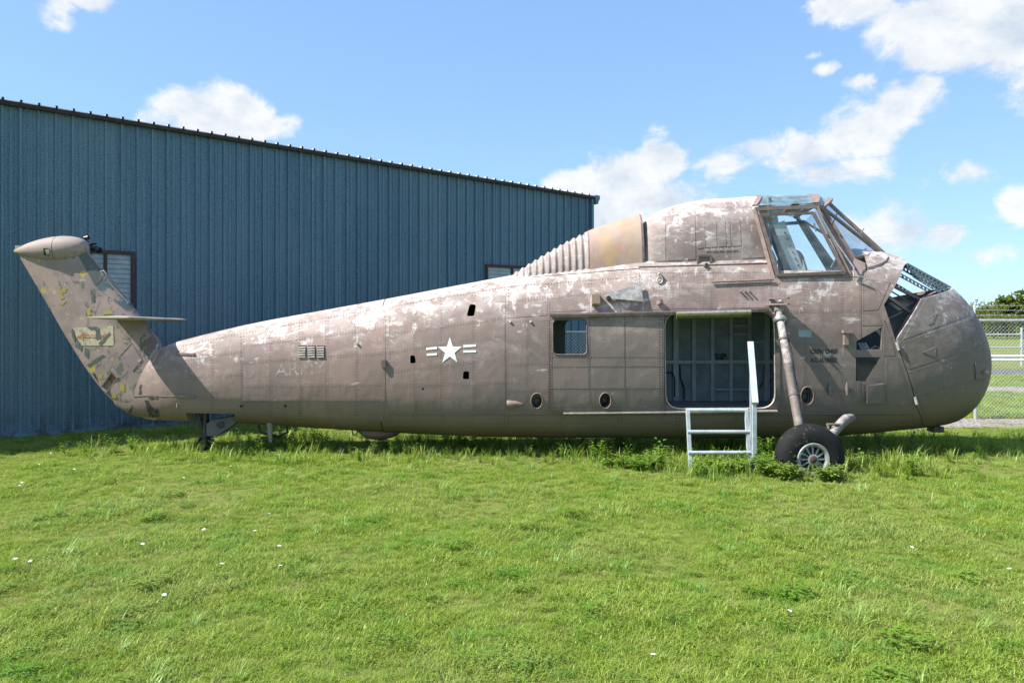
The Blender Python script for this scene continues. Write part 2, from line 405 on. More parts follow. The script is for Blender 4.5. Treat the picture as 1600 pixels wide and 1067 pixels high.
# ------------------------------------------------------------------ ground, gravel, road
def ground_material():
    m = NT('lawn_soil'); co = m.coords('Position')
    a = m.noise(co, .45, 5, .6); b = m.noise(co, 5, 6, .7); c = m.noise(co, 60, 4, .7)
    col = m.mix(m.ramp(a, .4, .62), (.15, .21, .03), (.22, .23, .06))
    col = m.mix(m.ramp(b, .5, .75, 0, .8), col, (.22, .17, .085))
    col = m.mix(m.ramp(c, .35, .7, 0, .6), col, (.06, .085, .016))
    m.principled(col, .9, 0, m.bump(m.math('ADD', b, c), .6, .05), .15); return m.m
M['ground'] = ground_material()
def gravel_material():
    m = NT('gravel'); co = m.coords('Position')
    v = m.n('ShaderNodeTexVoronoi'); v.inputs['Scale'].default_value = 26; m.l(co, v.inputs[0])
    s_ = m.n('ShaderNodeSeparateXYZ'); m.l(v.outputs['Color'], s_.inputs[0])
    col = m.mix(s_.outputs[0], (.13, .11, .095), (.40, .36, .32))
    col = m.mix(m.ramp(m.noise(co, 1.2, 5, .65), .5, .7, 0, .7), col, (.12, .13, .04))
    m.principled(col, .9, 0, m.bump(v.outputs['Distance'], .8, .03), .2); return m.m
M['gravel'] = gravel_material()
M['asphalt'] = simple('old_asphalt', (.10, .10, .105), .85, 0, .2, 3, .2)
g = MB()
g.quad((-2500, -60, 0), (2500, -60, 0), (2500, 4500, 0), (-2500, 4500, 0))
tag(g.build('ground', M['ground'], fix=False), 'sunlit green lawn running out to the far field', 'lawn', kind='structure')
def strip(name, mat, x0, x1, y0, y1, z, label, cat, wob=.2, n=60):
    b = MB()
    for i in range(n+1):
        x = x0+(x1-x0)*i/n
        b.v += [(x, y0+wob*(math.sin(x*1.7)+.6*math.sin(x*4.1)), z), (x, y1+wob*(math.sin(x*1.3+2)+.5*math.sin(x*3.7)), z)]
    b.f = [(2*i, 2*i+2, 2*i+3, 2*i+1) for i in range(n)]
    return tag(b.build(name, mat, fix=False), label, cat, kind='structure')
strip('gravel_strip', M['gravel'], 3.5, 40, 13.75, 15.2, .006, 'grey gravel strip along the foot of the chain-link fence', 'gravel', .10)
strip('gravel_path', M['gravel'], 8, 90, 20.9, 22.8, .006, 'grey gravel path beyond the chain-link fence', 'path', .12)
strip('road', M['asphalt'], 8, 220, 28.2, 31.4, .006, 'grey asphalt road behind the chain-link fence', 'road', .02)

# ------------------------------------------------------------------ blue metal building
TH = math.atan(1600/F); WD = Vector((math.sin(TH), math.cos(TH), 0)); WN = Vector((math.cos(TH), -math.sin(TH), 0))
W0 = P(0, 685, 1225*H/180.0); W0.z = 0
def wall_s(px):   # distance along the wall of an image column
    k = (px-800)/F
    return (k*W0.y-W0.x)/(WD.x-k*WD.y)
S1 = wall_s(925); SL = -4.5
HT0, HT1 = (685-160)*W0.y/F, (615.6-309)*(W0.y+S1*WD.y)/F
def wall_top(s): return HT0+(HT1-HT0)*s/S1
bld = empty('metal_building', W0, 'long blue corrugated metal building behind the helicopter', 'building')
def wp(s, n, z): return W0+WD*s+WN*n+Vector((0, 0, z))
RIB = .25; nsheet = int((S1-SL)/(RIB*3))+1
for i in range(nsheet):
    s0 = S1-(i+1)*RIB*3; s1 = s0+RIB*3-.004
    prof = []
    for r in range(3):
        b0 = s0+r*RIB
        # a tall trapezoid rib with two low swages in the pan between
        prof += [(b0+.0, 0), (b0+.016, .0), (b0+.026, .042), (b0+.056, .042), (b0+.066, .0), (b0+.118, .0), (b0+.126, .011), (b0+.138, .011), (b0+.146, 0), (b0+.182, .0), (b0+.19, .011), (b0+.202, .011), (b0+.21, 0)]
    prof.append((s1, 0))
    b = MB()
    for (s_, n_) in prof: b.v += [tuple(wp(s_, n_, -.02)), tuple(wp(s_, n_, wall_top(s_)-.02))]
    b.f = [(2*k, 2*k+2, 2*k+3, 2*k+1) for k in range(len(prof)-1)]
    b.build('wall_panel', M['wall'], bld, fix=False)
# the other walls
DEP = 11.0
b = MB()
b.quad(wp(S1, -.01, 0), wp(S1, -DEP, 0), wp(S1, -DEP, HT1), wp(S1, -.01, HT1)).quad(wp(S1, -DEP, 0), wp(SL, -DEP, 0), wp(SL, -DEP, wall_top(SL)), wp(S1, -DEP, HT1)).quad(wp(SL, -DEP, 0), wp(SL, -.01, 0), wp(SL, -.01, wall_top(SL)), wp(SL, -DEP, wall_top(SL)))
b.build('outer_wall', M['wall'], bld, fix=False)
# roof sheets with rib ends standing along the edge
for i in range(nsheet):
    s0 = S1-(i+1)*RIB*3; s1 = s0+RIB*3
    prof = []
    for r in range(3):
        b0 = s0+r*RIB
        prof += [(b0, 0), (b0+.025, .0), (b0+.033, .034), (b0+.05, .034), (b0+.058, 0)]
    prof.append((s1-.003, 0)); b = MB()
    for (s_, z_) in prof:
        zt = wall_top(s_)+.035
        b.v += [tuple(wp(s_, .11, zt+z_)), tuple(wp(s_, -DEP-.1, zt+z_-.25)), tuple(wp(s_, .11, zt+z_-.014)), tuple(wp(s_, -DEP-.1, zt+z_-.264))]
    for k in range(len(prof)-1):
        b.f += [(4*k, 4*k+4, 4*k+5, 4*k+1), (4*k+2, 4*k+3, 4*k+7, 4*k+6), (4*k, 4*k+2, 4*k+6, 4*k+4)]
    b.build('roof_panel', M['roof'], bld)
b = MB()
nseg = 20
for i in range(nseg):
    sa, sb = SL+(S1-SL)*i/nseg, SL+(S1-SL)*(i+1)/nseg
    b.bar(wp(sa, .075, wall_top(sa)-.012), wp(sb, .075, wall_top(sb)-.012), .06, .065)
for i in range(nsheet*3):
    s_ = S1-(i+1)*RIB+.0415; e_ = MB(); e_.box(wp(s_, .117, wall_top(s_)+.045), (.036, .016, .036), Matrix.Rotation(-(TH-math.pi/2), 3, 'Z')); e_.build('shaded_rib_end', M['rust_trim'], bld)  # dark boxes added so the rib ends look shaded
b.build('eave_trim', M['rust_trim'], bld)
b = MB(); b.bar(wp(S1-.05, .04, 0), wp(S1-.05, .04, HT1-.05), .10, .07, up=WD); b.build('corner_trim', M['wall'], bld)
b = MB()   # gutter end on the far corner
pr = [(0, 0), (.16, .0), (.16, -.09), (.11, -.17), (.11, -.22), (.02, -.22)]
A = [wp(S1+.0+x, .13, HT1+.05+z) for x, z in pr]; B = [wp(S1+x, -DEP, HT1+.05-.25+z) for x, z in pr]
b.poly(A); b.poly(B[::-1])
for k in range(6): b.quad(A[k], A[(k+1) % 6], B[(k+1) % 6], B[k])
b.build('gutter', M['wall'], bld)
b = MB(); b.bar(wp(SL, .02, .03), wp(S1, .02, .03), .05, .06); b.build('base_trim', M['wall'], bld)
def wall_window(px0, px1, py0, py1, mull, label=None):
    s0, s1 = wall_s(px0), wall_s(px1)
    y0 = (W0+WD*s0).y
    zt = H-(py0-HY)*y0/F; zb = H-(py1-HY)*y0/F
    w = MB()
    for (a, c, q, r) in ((s0, s1, zt, zt), (s0, s1, zb, zb)): w.bar(wp(a-.03, .056, q), wp(c+.03, .056, r), .06, .06)
    for s_ in (s0, s1): w.bar(wp(s_, .057, zb), wp(s_, .057, zt), .06, .058, up=WD)
    wo_ = w.build('window_frame', M['window_frame'], bld)
    w = MB(); sm = s0+(s1-s0)*mull; w.bar(wp(sm, .06, zb+.03), wp(sm, .06, zt-.03), .05, .045, up=WD); w.build('mullion', M['window_frame'], wo_)
    w = MB(); w.quad(wp(s0, .044, zb), wp(s1, .044, zb), wp(s1, .044, zt), wp(s0, .044, zt)); w.build('pane', M['pane'], wo_)
    n = max(3, int((zt-zb)/.085))
    for (a, c) in ((s0+.03, sm-.03), (sm+.03, s1-.03)):
        for k in range(n):
            z = zb+.03+(zt-zb-.06)*(k+.5)/n; h = (zt-zb-.06)/n
            w = MB(); w.quad(wp(a, .062, z-h*.46), wp(c, .062, z-h*.46), wp(c, .047, z+h*.44), wp(a, .047, z+h*.44)); w.quad(wp(a, .062, z-h*.46), wp(a, .047, z-h*.46), wp(c, .047, z-h*.46), wp(c, .062, z-h*.46)); w.build('louvre', M['louvre'], wo_)
wall_window(139, 206, 393, 520, .36)
wall_window(758, 842, 415, 470, .46)

# ------------------------------------------------------------------ helicopter body surface
def pchip(xs, ys):
    xs = np.array(xs, float); ys = np.array(ys, float); h = np.diff(xs); d = np.diff(ys)/h
    m = np.zeros(len(xs)); m[0] = d[0]; m[-1] = d[-1]
    for i in range(1, len(xs)-1):
        if d[i-1]*d[i] > 0:
            w1 = 2*h[i]+h[i-1]; w2 = h[i]+2*h[i-1]; m[i] = (w1+w2)/(w1/d[i-1]+w2/d[i])
    def f(x):
        i = min(max(int(np.searchsorted(xs, x)-1), 0), len(xs)-2)
        t = min(max((x-xs[i])/h[i], 0.0), 1.0); t2 = t*t; t3 = t2*t
        return (2*t3-3*t2+1)*ys[i]+(t3-2*t2+t)*h[i]*m[i]+(-2*t3+3*t2)*ys[i+1]+(t3-t2)*h[i]*m[i+1]
    return f
TIP = 1536.0
def par(px): return -math.sqrt(max(TIP-px, 0))      # opens the round nose out
TAB = [ # column, top row, bottom row, half width, widest row, top exponent, bottom exponent
 (174,606,618,.03,612,2,2),(180,592,632,.06,614,2,2),(190,582,640,.09,613,2,2),(205,571,648,.135,611,2,2),(230,556,653,.21,606,2.1,2.1),(250,545,655,.275,602,2.1,2.1),(270,536.5,657,.33,598,2.2,2.2),
 (300,528,658.5,.37,596,2.2,2.2),(400,504.5,662,.48,588,2.2,2.3),(500,486,668,.58,581,2.2,2.4),(605,467,674,.67,575,2.25,2.5),
 (700,449,678,.75,570,2.3,2.7),(780,434,680,.80,565,2.4,2.9),(900,412,681,.845,560,2.55,3.1),(1000,397,681,.865,555,2.8,3.2),
 (1100,389,681,.875,550,3,3.2),(1200,386,680,.88,548,3,3.2),(1300,388,677,.88,548,3,3.1),(1350,392,674,.87,548,2.8,2.9),
 (1385,398,671,.855,549,2.6,2.7),(1412,411,669,.835,551,2.5,2.5),(1440,426,666.5,.80,554,2.4,2.4),(1478,451,660,.70,560,2.3,2.3),
 (1499,472,649,.60,564,2.2,2.2),(1516,498,633,.475,566,2.1,2.1),(1527,523,615,.345,568,2,2),(1533,546,592,.195,569,2,2),(1536,568,570,.02,569,2,2)]
_u = [par(t[0]) for t in TAB]; _fs = [pchip(_u, [t[k] for t in TAB]) for k in range(1, 7)]
def sect(px):
    u = par(px); top, bot, w, zc, n_t, n_b = [f(u) for f in _fs]
    return CZ(top), CZ(bot), w, CZ(zc), n_t, n_b
def fbody(X, z):
    px = X*F/D+800
    if px < TAB[0][0] or px > TIP: return 0.0
    zt, zb, w, zc, a, b = sect(px)
    if z >= zc: q, n = (z-zc)/max(zt-zc, 1e-6), a
    else: q, n = (zc-z)/max(zc-zb, 1e-6), b
    return w*(1-q**n)**(1/n) if q < 1 else 0.0
def hit(px, py, surf=fbody, off=0.0, side=-1):
    Y = D-.6
    for _ in range(40):
        X = (px-800)*Y/F; z = H-(py-HY)*Y/F
        Y = .5*Y+.5*(D-surf(X, z))
    X = (px-800)*Y/F; z = H-(py-HY)*Y/F
    e = .012; n = Vector((-(surf(X+e, z)-surf(X-e, z))/(2*e), -1, -(surf(X, z+e)-surf(X, z-e))/(2*e)))
    if n.length > 6: n = Vector((n.x*.3, -1, n.z*.3))
    n.normalize(); p = Vector((X, D-surf(X, z), z))+n*off
    return p, n
def onx(X, z, surf=fbody, off=0.0):
    e = .012; n = Vector((-(surf(X+e, z)-surf(X-e, z))/(2*e), -1, -(surf(X, z+e)-surf(X, z-e))/(2*e))).normalized()
    return Vector((X, D-surf(X, z), z))+n*off, n
NSEG = 112
def ring(px, inset=0.0):
    zt, zb, w, zc, a, b = sect(px); w = max(w-inset, .004); zt = max(zt-inset, zc+.004); zb = min(zb+inset, zc-.004); out = []
    for j in range(NSEG):
        t = 2*math.pi*j/NSEG; c, s = math.cos(t), math.sin(t); n = a if s >= 0 else b
        out.append((CX(px), D+w*math.copysign(abs(c)**(2/n), c), zc+(zt-zc if s >= 0 else zc-zb)*math.copysign(abs(s)**(2/n), s)))
    return out
def shell(cols, thick, cap0=True, cap1=True):
    b = MB(); outer = [ring(c) for c in cols]
    inner_cols = [c for c in cols if sect(c)[2] > thick*2.2]
    inner = [ring(c, thick) for c in inner_cols]
    def loft(rings, flip, base):
        for r in rings: b.v += r
        for k in range(len(rings)-1):
            for j in range(NSEG):
                j2 = (j+1) % NSEG; q = (base+k*NSEG+j, base+k*NSEG+j2, base+(k+1)*NSEG+j2, base+(k+1)*NSEG+j)
                b.f.append(q[::-1] if flip else q)
        a, z = tuple(base+j for j in range(NSEG)), tuple(base+(len(rings)-1)*NSEG+j for j in range(NSEG))
        b.f.append(a if flip else a[::-1]); b.f.append(z[::-1] if flip else z)
    loft(outer, False, 0); k = len(b.f)
    if thick:
        # the closed inner skin stops short of the ends
        inner = inner[1:] if not cap0 else inner
        loft(inner, True, len(b.v))
    m = b.mesh('shell', fix=False)
    return m, k
def cols(a, b, step):
    n = max(2, int(abs(b-a)/step)); return [a+(b-a)*i/n for i in range(n+1)]

heli = empty('helicopter', (0, D, 0), 'derelict brown military helicopter without rotors parked on the grass', 'helicopter')
def prism(pts, y0, y1):
    """closed prism between two depths; pts are (X, z)"""
    b = MB(); n = len(pts)
    area = sum(pts[i][0]*pts[(i+1) % n][1]-pts[(i+1) % n][0]*pts[i][1] for i in range(n))
    if area < 0: pts = pts[::-1]
    b.v = [(x, y0, z) for x, z in pts]+[(x, y1, z) for x, z in pts]
    b.f.append(tuple(range(n))); b.f.append(tuple(range(2*n-1, n-1, -1)))
    for i in range(n): j = (i+1) % n; b.f.append((i, n+i, n+j, j))
    return b.mesh('prism', fix=True)
def xz(px, py, surf=fbody):
    p, _ = hit(px, py, surf); return (p.x, p.z)
def rounded(pts, r, n=6):
    """round the corners of a polygon in pixels"""
    out = []; k = len(pts)
    for i in range(k):
        p0, p1, p2 = Vector(pts[i-1]), Vector(pts[i]), Vector(pts[(i+1) % k])
        a = (p0-p1); c = (p2-p1); rr = min(r, a.length*.48, c.length*.48); a = p1+a.normalized()*rr; c = p1+c.normalized()*rr
        for q in range(n+1):
            t = q/n; out.append(tuple((1-t)**2*a+2*t*(1-t)*p1+t*t*c))
    return out
def ell(cx, cy, rx, ry, n=20): return [(cx+rx*math.cos(2*math.pi*i/n), cy+ry*math.sin(2*math.pi*i/n)) for i in range(n)]

DOOR = rounded([(1038, 489), (1209, 486), (1211, 637), (1040, 638)], 24)
WIN = rounded([(863.5, 500), (916.5, 500), (917, 554), (864, 554)], 8)
HOLES = {'scoop_hole': rounded([(734, 475), (744, 476), (741, 494), (729, 494)], 4),
         'step_hole': rounded([(641, 555), (648, 555), (650, 567), (641, 568)], 3),
         'step_hole_b': rounded([(724, 580), (733, 580), (733, 593), (723, 592)], 3),
         'drain': ell(661, 607.5, 1.6, 1.9, 10),
         'port_a': ell(838.5, 626, 9, 12), 'port_b': ell(945.5, 625, 9, 12), 'port_c': ell(1261, 618, 10, 14),
         'light_window': [(1247.5, 515), (1269, 515), (1269, 527), (1247.5, 526)],
         'tri_hole': [(1338, 533), (1378, 511), (1377, 546), (1338, 547)],
         'mesh_hole': [(1337, 558), (1376, 558), (1352, 596), (1337, 595)]}
near = (D-1.4, D-.25)
hole_cut = {k: [xz(*p) for p in v] for k, v in HOLES.items()}
door_xz = [xz(*p) for p in DOOR]; win_xz = [xz(*p) for p in WIN]
def cutter(k): return prism(hole_cut[k], *near)

# tail cone
m, k = shell(cols(174, 270, 6)+cols(270, 603.5, 12)[1:], 0)
bm_ = bmesh.new(); bm_.from_mesh(m); bmesh.ops.recalc_face_normals(bm_, faces=bm_.faces); bm_.to_mesh(m); bm_.free()
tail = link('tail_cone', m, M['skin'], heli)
boolean(tail, [prism([(CX(302), CZ(642)), (CX(379), CZ(642)), (CX(380), CZ(700)), (CX(302), CZ(700))], D-1, D+1)])
finish(tail.data, 30)

# forward fuselage and clamshell nose from one loft
mf, k = shell(cols(605, 1390, 11)+cols(1390, 1500, 6)[1:]+[1505, 1509, 1513, 1517, 1520, 1523, 1526, 1528, 1530, 1531.7, 1533, 1534.2, 1535.2, 1536], .028)
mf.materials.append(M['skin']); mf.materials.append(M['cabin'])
for p in mf.polygons[k:]: p.material_index = 1
noselines = [xz(1482, 451.5), xz(1440, 467), xz(1400, 531), xz(1432, 635), xz(1443, 672)]
noselines[0] = (CX(1483), CZ(449)); noselines[-1] = (CX(1443), CZ(690))
nose_region = noselines+[(CX(1600), CZ(690)), (CX(1600), CZ(440))]
nose_region_big = [(x-.012, z) for x, z in noselines]+[(CX(1600), CZ(690)), (CX(1600), CZ(440))]
grille = [(CX(1413), CZ(395)), xz(1411, 418), xz(1381, 476), (xz(1399, 531)), (CX(1470), CZ(560)), (CX(1540), CZ(440))]
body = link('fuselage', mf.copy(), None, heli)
far_win = [(P(px, py, D+.84).x, P(px, py, D+.84).z) for px, py in rounded([(883, 501), (936, 501), (936, 557), (883, 557)], 9)]
cock = [(CX(1190), CZ(428)), (CX(1322), CZ(428)), (CX(1330), CZ(380)), (CX(1190), CZ(380))]
boolean(body, [prism(nose_region_big, D-1.5, D+1.5), prism(grille, D-1.5, D+1.5), prism(cock, D-1.5, D+1.5), prism(door_xz, *near), prism(win_xz, *near), prism(far_win, D+.3, D+1.5)]+[cutter(q) for q in HOLES])
finish(body.data, 30)
nose = link('nose_clamshell', mf.copy(), None, heli)
boolean(nose, [prism(nose_region, D-1.5, D+1.5)], 'INTERSECT')
nose.data.materials[0] = M['nose']
finish(nose.data, 30)

# ------------------------------------------------------------------ skin panels and rivets
rivets = MB()
def rivet_row(pts, surf=fbody, off=.0065, r=.0105):
    for (px, py) in pts:
        p, n = hit(px, py, surf); rivet_at(p+n*off, n, r)
def rivet_at(p, n, r=.0052):
    a = n.cross(Vector((0, 0, 1))).normalized(); b = n.cross(a); i = len(rivets.v)
    for k in range(5):
        t = 2*math.pi*k/5; rivets.v.append(tuple(p+(a*math.cos(t)+b*math.sin(t))*r-n*.004))
    rivets.v.append(tuple(p+n*.0015))
    for k in range(5): rivets.f.append((i+k, i+(k+1) % 5, i+5))
def line_px(a, b, step=3.4):
    n = max(2, int(math.hypot(b[0]-a[0], b[1]-a[1])/step)); return [(a[0]+(b[0]-a[0])*i/n, a[1]+(b[1]-a[1])*i/n) for i in range(n+1)]
def patch_mesh(q, surf=fbody, off=.005, thick=.012, seg=9.0, gap=.0):
    """thin closed sheet that follows the skin; q = four corners in pixels"""
    TL, TR, BR, BL = [Vector(c) for c in q]
    if gap:
        c = (TL+TR+BR+BL)/4
        def sh(p): d = c-p; return p+Vector((math.copysign(gap, d.x), math.copysign(gap, d.y)))
        TL, TR, BR, BL = sh(TL), sh(TR), sh(BR), sh(BL)
    nu = max(1, int(max((TR-TL).length, (BR-BL).length)/seg)); nv = max(1, int(max((BL-TL).length, (BR-TR).length)/seg))
    b = MB(); fr = []; bk = []
    for j in range(nv+1):
        for i in range(nu+1):
            u, v = i/nu, j/nv; p = (TL*(1-u)+TR*u)*(1-v)+(BL*(1-u)+BR*u)*v
            pt, n = hit(p.x, p.y, surf); fr.append(tuple(pt+n*off)); bk.append(tuple(pt+n*(off-thick)))
    b.v = fr+bk; N = len(fr); W_ = nu+1
    for j in range(nv):
        for i in range(nu):
            a = j*W_+i; b.f.append((a, a+W_, a+W_+1, a+1)); b.f.append((N+a, N+a+1, N+a+W_+1, N+a+W_))
    for i in range(nu):
        b.f.append((i, i+1, N+i+1, N+i)); a = nv*W_+i; b.f.append((a+1, a, N+a, N+a+1))
    for j in range(nv):
        a = j*W_; b.f.append((a+W_, a, N+a, N+a+W_)); a = j*W_+nu; b.f.append((a, a+W_, N+a+W_, N+a))
    return b.mesh('sheet', fix=False)
def inside(pt, poly):
    x, y = pt; c = False; n = len(poly)
    for i in range(n):
        x0, y0 = poly[i]; x1, y1 = poly[i-1]
        if (y0 > y) != (y1 > y) and x < (x1-x0)*(y-y0)/(y1-y0)+x0: c = not c
    return c
def panel(q, mat='skin', parent=None, surf=fbody, off=.0038, rows=True, name='skin_panel', gap=.16, cut=None, rv=4.3):
    m = patch_mesh(q, surf, off, .012, gap=gap); o = link(name, m, M[mat], parent or body)
    xs = [c[0] for c in q]; ys = [c[1] for c in q]
    need = []
    for kk, poly in HOLES.items():
        px = [c[0] for c in poly]; py = [c[1] for c in poly]
        if max(px) > min(xs) and min(px) < max(xs) and max(py) > min(ys) and min(py) < max(ys): need.append(cutter(kk))
    if cut: need += cut
    if need: boolean(o, need); 
    finish(o.data, 30)
    if rows:
        c = Vector((sum(xs)/4, sum(ys)/4)); ins = []
        for p in q:
            d = c-Vector(p); ins.append((p[0]+math.copysign(min(2.2, abs(d.x)), d.x), p[1]+math.copysign(min(2.2, abs(d.y)), d.y)))
        pts = []
        for i in range(4): pts += line_px(ins[i], ins[(i+1) % 4], rv)
        pts = [p for p in pts if not any(inside(p, h) for h in HOLES.values()) and not inside(p, DOOR) and not inside(p, WIN)]
        rivet_row(pts, surf, off+.0012)
    return o
def grid_panels(columns, rl, rr, x0, x1, mat='skin', parent=None, skip=(), **k):
    for i in range(len(columns)-1):
        for j in range(len(rl)-1):
            if (i, j) in skip: continue
            def y(x, r): return rl[r]+(rr[r]-rl[r])*(x-x0)/(x1-x0)
            a, c = columns[i], columns[i+1]
            panel([(a, y(a, j)), (c, y(c, j)), (c, y(c, j+1)), (a, y(a, j+1))], mat, parent, **k)
grid_panels([284, 332, 378], [538, 563, 590, 622, 641], [519, 549, 585, 622, 641], 284, 378, parent=tail)
grid_panels([379, 423, 470, 511, 557, 602], [519, 541, 567, 603, 626, 648], [478, 512, 552, 601, 626, 658], 379, 602, parent=tail)
grid_panels([607, 648, 690, 740, 790], [478, 522, 551, 582, 603, 642, 661], [447, 497, 524, 560, 598, 643, 664], 607, 790)
grid_panels([792, 824, 858], [501, 570, 610, 642], [499, 570, 610, 642], 792, 858)
grid_panels([792, 855, 922, 995], [446, 470, 497], [431, 456, 484], 792, 995, skip=((1, 1), (2, 1)))
panel([(857, 465), (921, 458), (921, 485), (857, 488)]); panel([(923, 459), (994, 452), (994, 484), (923, 485)])
grid_panels([997, 1050, 1101, 1112, 1164, 1206], [425, 452, 484], [424, 446, 480], 997, 1206)
grid_panels([1216, 1258, 1316, 1345], [437, 487, 540, 574, 609, 634], [437, 486, 540, 574, 609, 634], 1216, 1345)
panel([(1347, 434), (1392, 440), (1372, 484), (1347, 486)]); panel([(1347, 488), (1372, 487), (1379, 508), (1347, 509)])
panel([(1380, 500), (1393, 525), (1399, 556), (1380, 556)]); panel([(1347, 599), (1382, 599), (1382, 634), (1347, 634)]); panel([(1384, 558), (1402, 558), (1426, 634), (1384, 634)])
for a, c in zip([608, 700, 792, 880, 970, 1060, 1150, 1230, 1310], [699, 791, 879, 969, 1059, 1149, 1229, 1309, 1428]):
    panel([(a, 646), (c, 646), (c, 664), (a, 664)], rows=True, rv=4.5)
# nose skins between the slanting seams
nq = [[(1446, 468), (1480, 454), (1515, 492), (1411, 531)], [(1412, 533), (1521, 497), (1538, 540), (1420, 577)], [(1421, 580), (1539, 543), (1540, 590), (1432, 620)], [(1434, 623), (1539, 594), (1520, 630), (1446, 648)]]
for q in nq: panel(q, 'nose', nose, rv=5.0)
tq = [[(1441, 550), (1462, 542), (1462, 558), (1461, 559)], [(1447, 497), (1464, 490), (1458, 505), (1450, 508)]]
for q in tq: panel(q, 'nose', nose, off=.009, rv=4)
panel([(1522, 567), (1541, 565), (1540, 592), (1523, 592)], 'nose', nose, off=.02, name='latch_plate', rows=False)
rivets.build('rivets', M['rivet'], body, fix=False)['kind'] = 'stuff'

# ------------------------------------------------------------------ tail pylon
Ledge = pchip([390, 400, 468, 540, 598, 632, 648, 655], [24, 30, 70, 112, 151, 183, 208, 232])
Redge = pchip([380, 432, 490, 535, 600, 645, 655], [126, 170, 216, 250, 288, 300, 302])
Tt = pchip([380, 420, 500, 560, 620, 655], [.10, .115, .155, .19, .20, .10])
def pyl(s): return ((max(s, 0)**.75)*(max(1-s, 0)**.42))/.50
def ffin(X, z):
    py = HY+(H-z)*F/D; px = X*F/D+800
    if py < 380 or py > 655: return 0.0
    a, c = Ledge(py), Redge(py); s = (px-a)/(c-a)
    if s <= 0 or s >= 1: return 0.0
    return Tt(py)*pyl(s)+.008
def ftail(X, z): return max(ffin(X, z), fbody(X, z))
b = MB(); NP = 26; levels = [384+(655-384)*i/46 for i in range(47)]; SSS = [.5-.5*math.cos(math.pi*i/NP) for i in range(NP+1)]
for py in levels:
    a, c = Ledge(py), Redge(py)
    for s in SSS: b.v.append((CX(a+(c-a)*s), D-(Tt(py)*pyl(s)+.008), CZ(py)))
    for s in SSS[::-1]: b.v.append((CX(a+(c-a)*s), D+(Tt(py)*pyl(s)+.008), CZ(py)))
n_ = 2*(NP+1)
for k in range(len(levels)-1):
    for j in range(n_): b.f.append((k*n_+j, k*n_+(j+1) % n_, (k+1)*n_+(j+1) % n_, (k+1)*n_+j))
b.f.append(tuple(range(n_))); b.f.append(tuple(reversed(range((len(levels)-1)*n_, len(levels)*n_))))
m = b.mesh('pylon'); pyl_o = link('tail_pylon', m, M['pylon'], heli)
bay = rounded([(160, 603), (175, 581), (183, 590), (168, 611)], 1)
slot1 = [(145, 584), (148, 583), (156, 596), (154, 599)]; slot2 = [(166, 616), (169, 614), (177, 626), (175, 628)]
boolean(pyl_o, [prism([xz(*p, ftail) for p in q], D-.5, D-.035) for q in (bay, slot1, slot2)])
finish(pyl_o.data, 40)
def fan(poly, cx, cy, n=4):
    vs, fs = [], []
    k = len(poly)
    for i in range(k):
        a, c = poly[i], poly[(i+1) % k]
        for r in range(n):
            for q in (r/n, (r+1)/n): pass
        base = len(vs)
        for r in range(n+1):
            t = r/n; vs.append((cx+(a[0]-cx)*t, cy+(a[1]-cy)*t)); vs.append((cx+(c[0]-cx)*t, cy+(c[1]-cy)*t))
        for r in range(n): fs.append((base+2*r, base+2*r+2, base+2*r+3, base+2*r+1))
    return vs, fs
def flake(q, mat, parent=pyl_o, surf=ftail, off=.0035, name='paint_patch'):
    k = len(q); pts = []
    for i in range(k):
        a, c = Vector(q[i]), Vector(q[(i+1) % k]); d = c-a; nn = Vector((-d.y, d.x)).normalized()
        for t in (0, .2, .4, .6, .8): pts.append(tuple(a+d*t+nn*rng.uniform(-1.1, .9)))
    cx, cy = sum(p[0] for p in q)/k, sum(p[1] for p in q)/k; vs, fs = fan(pts, cx, cy, 2)
    b = MB(); b.f = fs; b.v = [tuple(hit(x, y, surf, off)[0]) for x, y in vs]; return b.build(name, M[mat], parent, 0, fix=False)
def decal(q, mat, parent=pyl_o, surf=ftail, off=.004, name='paint_patch', seg=6):
    o = link(name, patch_mesh(q, surf, off, .006, seg), M[mat], parent); finish(o.data, 60); return o
# leading edge skin and access panels
decal([(118, 392), (131, 388), (164, 430), (149, 447)], 'teal', off=.006, name='leading_edge_panel')
decal([(151, 449), (166, 433), (210, 480), (196, 484)], 'leading', off=.006, name='leading_edge_panel')
for q in ([(88, 446), (95, 452), (101, 466), (94, 468)], [(98, 450), (105, 451), (102, 457), (97, 456)], [(96, 474), (104, 469), (102, 473), (95, 478)], [(136, 483), (142, 481), (142, 492), (137, 493)], [(161, 485), (172, 483), (177, 491), (161, 492)], [(154, 586), (160, 584), (160, 592), (155, 592)], [(186, 599), (194, 599), (195, 612), (188, 611)], [(174, 615), (181, 614), (182, 621), (176, 622)], [(210, 567), (219, 564), (219, 571), (211, 572)]): flake(q, 'yellow')
dc = decal([(112, 513), (177, 509), (178, 540), (128, 540)], 'decal', name='warning_label')
decal([(130, 523), (170, 522), (170, 527), (130, 527.5)], 'arrow', dc, off=.008, name='arrow_shaft'); decal([(119, 526), (131, 520), (131, 531.5), (120, 527)], 'arrow', dc, off=.008, name='arrow_head')
for q in ([(112, 512), (117, 516), (118, 533), (113, 527)], [(149, 511), (154, 510), (158, 529), (151, 530)], [(137, 511), (150, 511), (150, 515), (143, 515)], [(155, 537), (171, 519), (173, 522), (158, 540)]): flake(q, 'teal', dc, off=.009, name='flaked_spot')
for q in ([(115, 527), (130, 533), (128, 549), (118, 541)], [(133, 543), (139, 547), (138, 560), (132, 557)], [(137, 570), (160, 554), (164, 556), (140, 574)], [(141, 452), (147, 458), (148, 472), (143, 470)]): flake(q, 'teal')
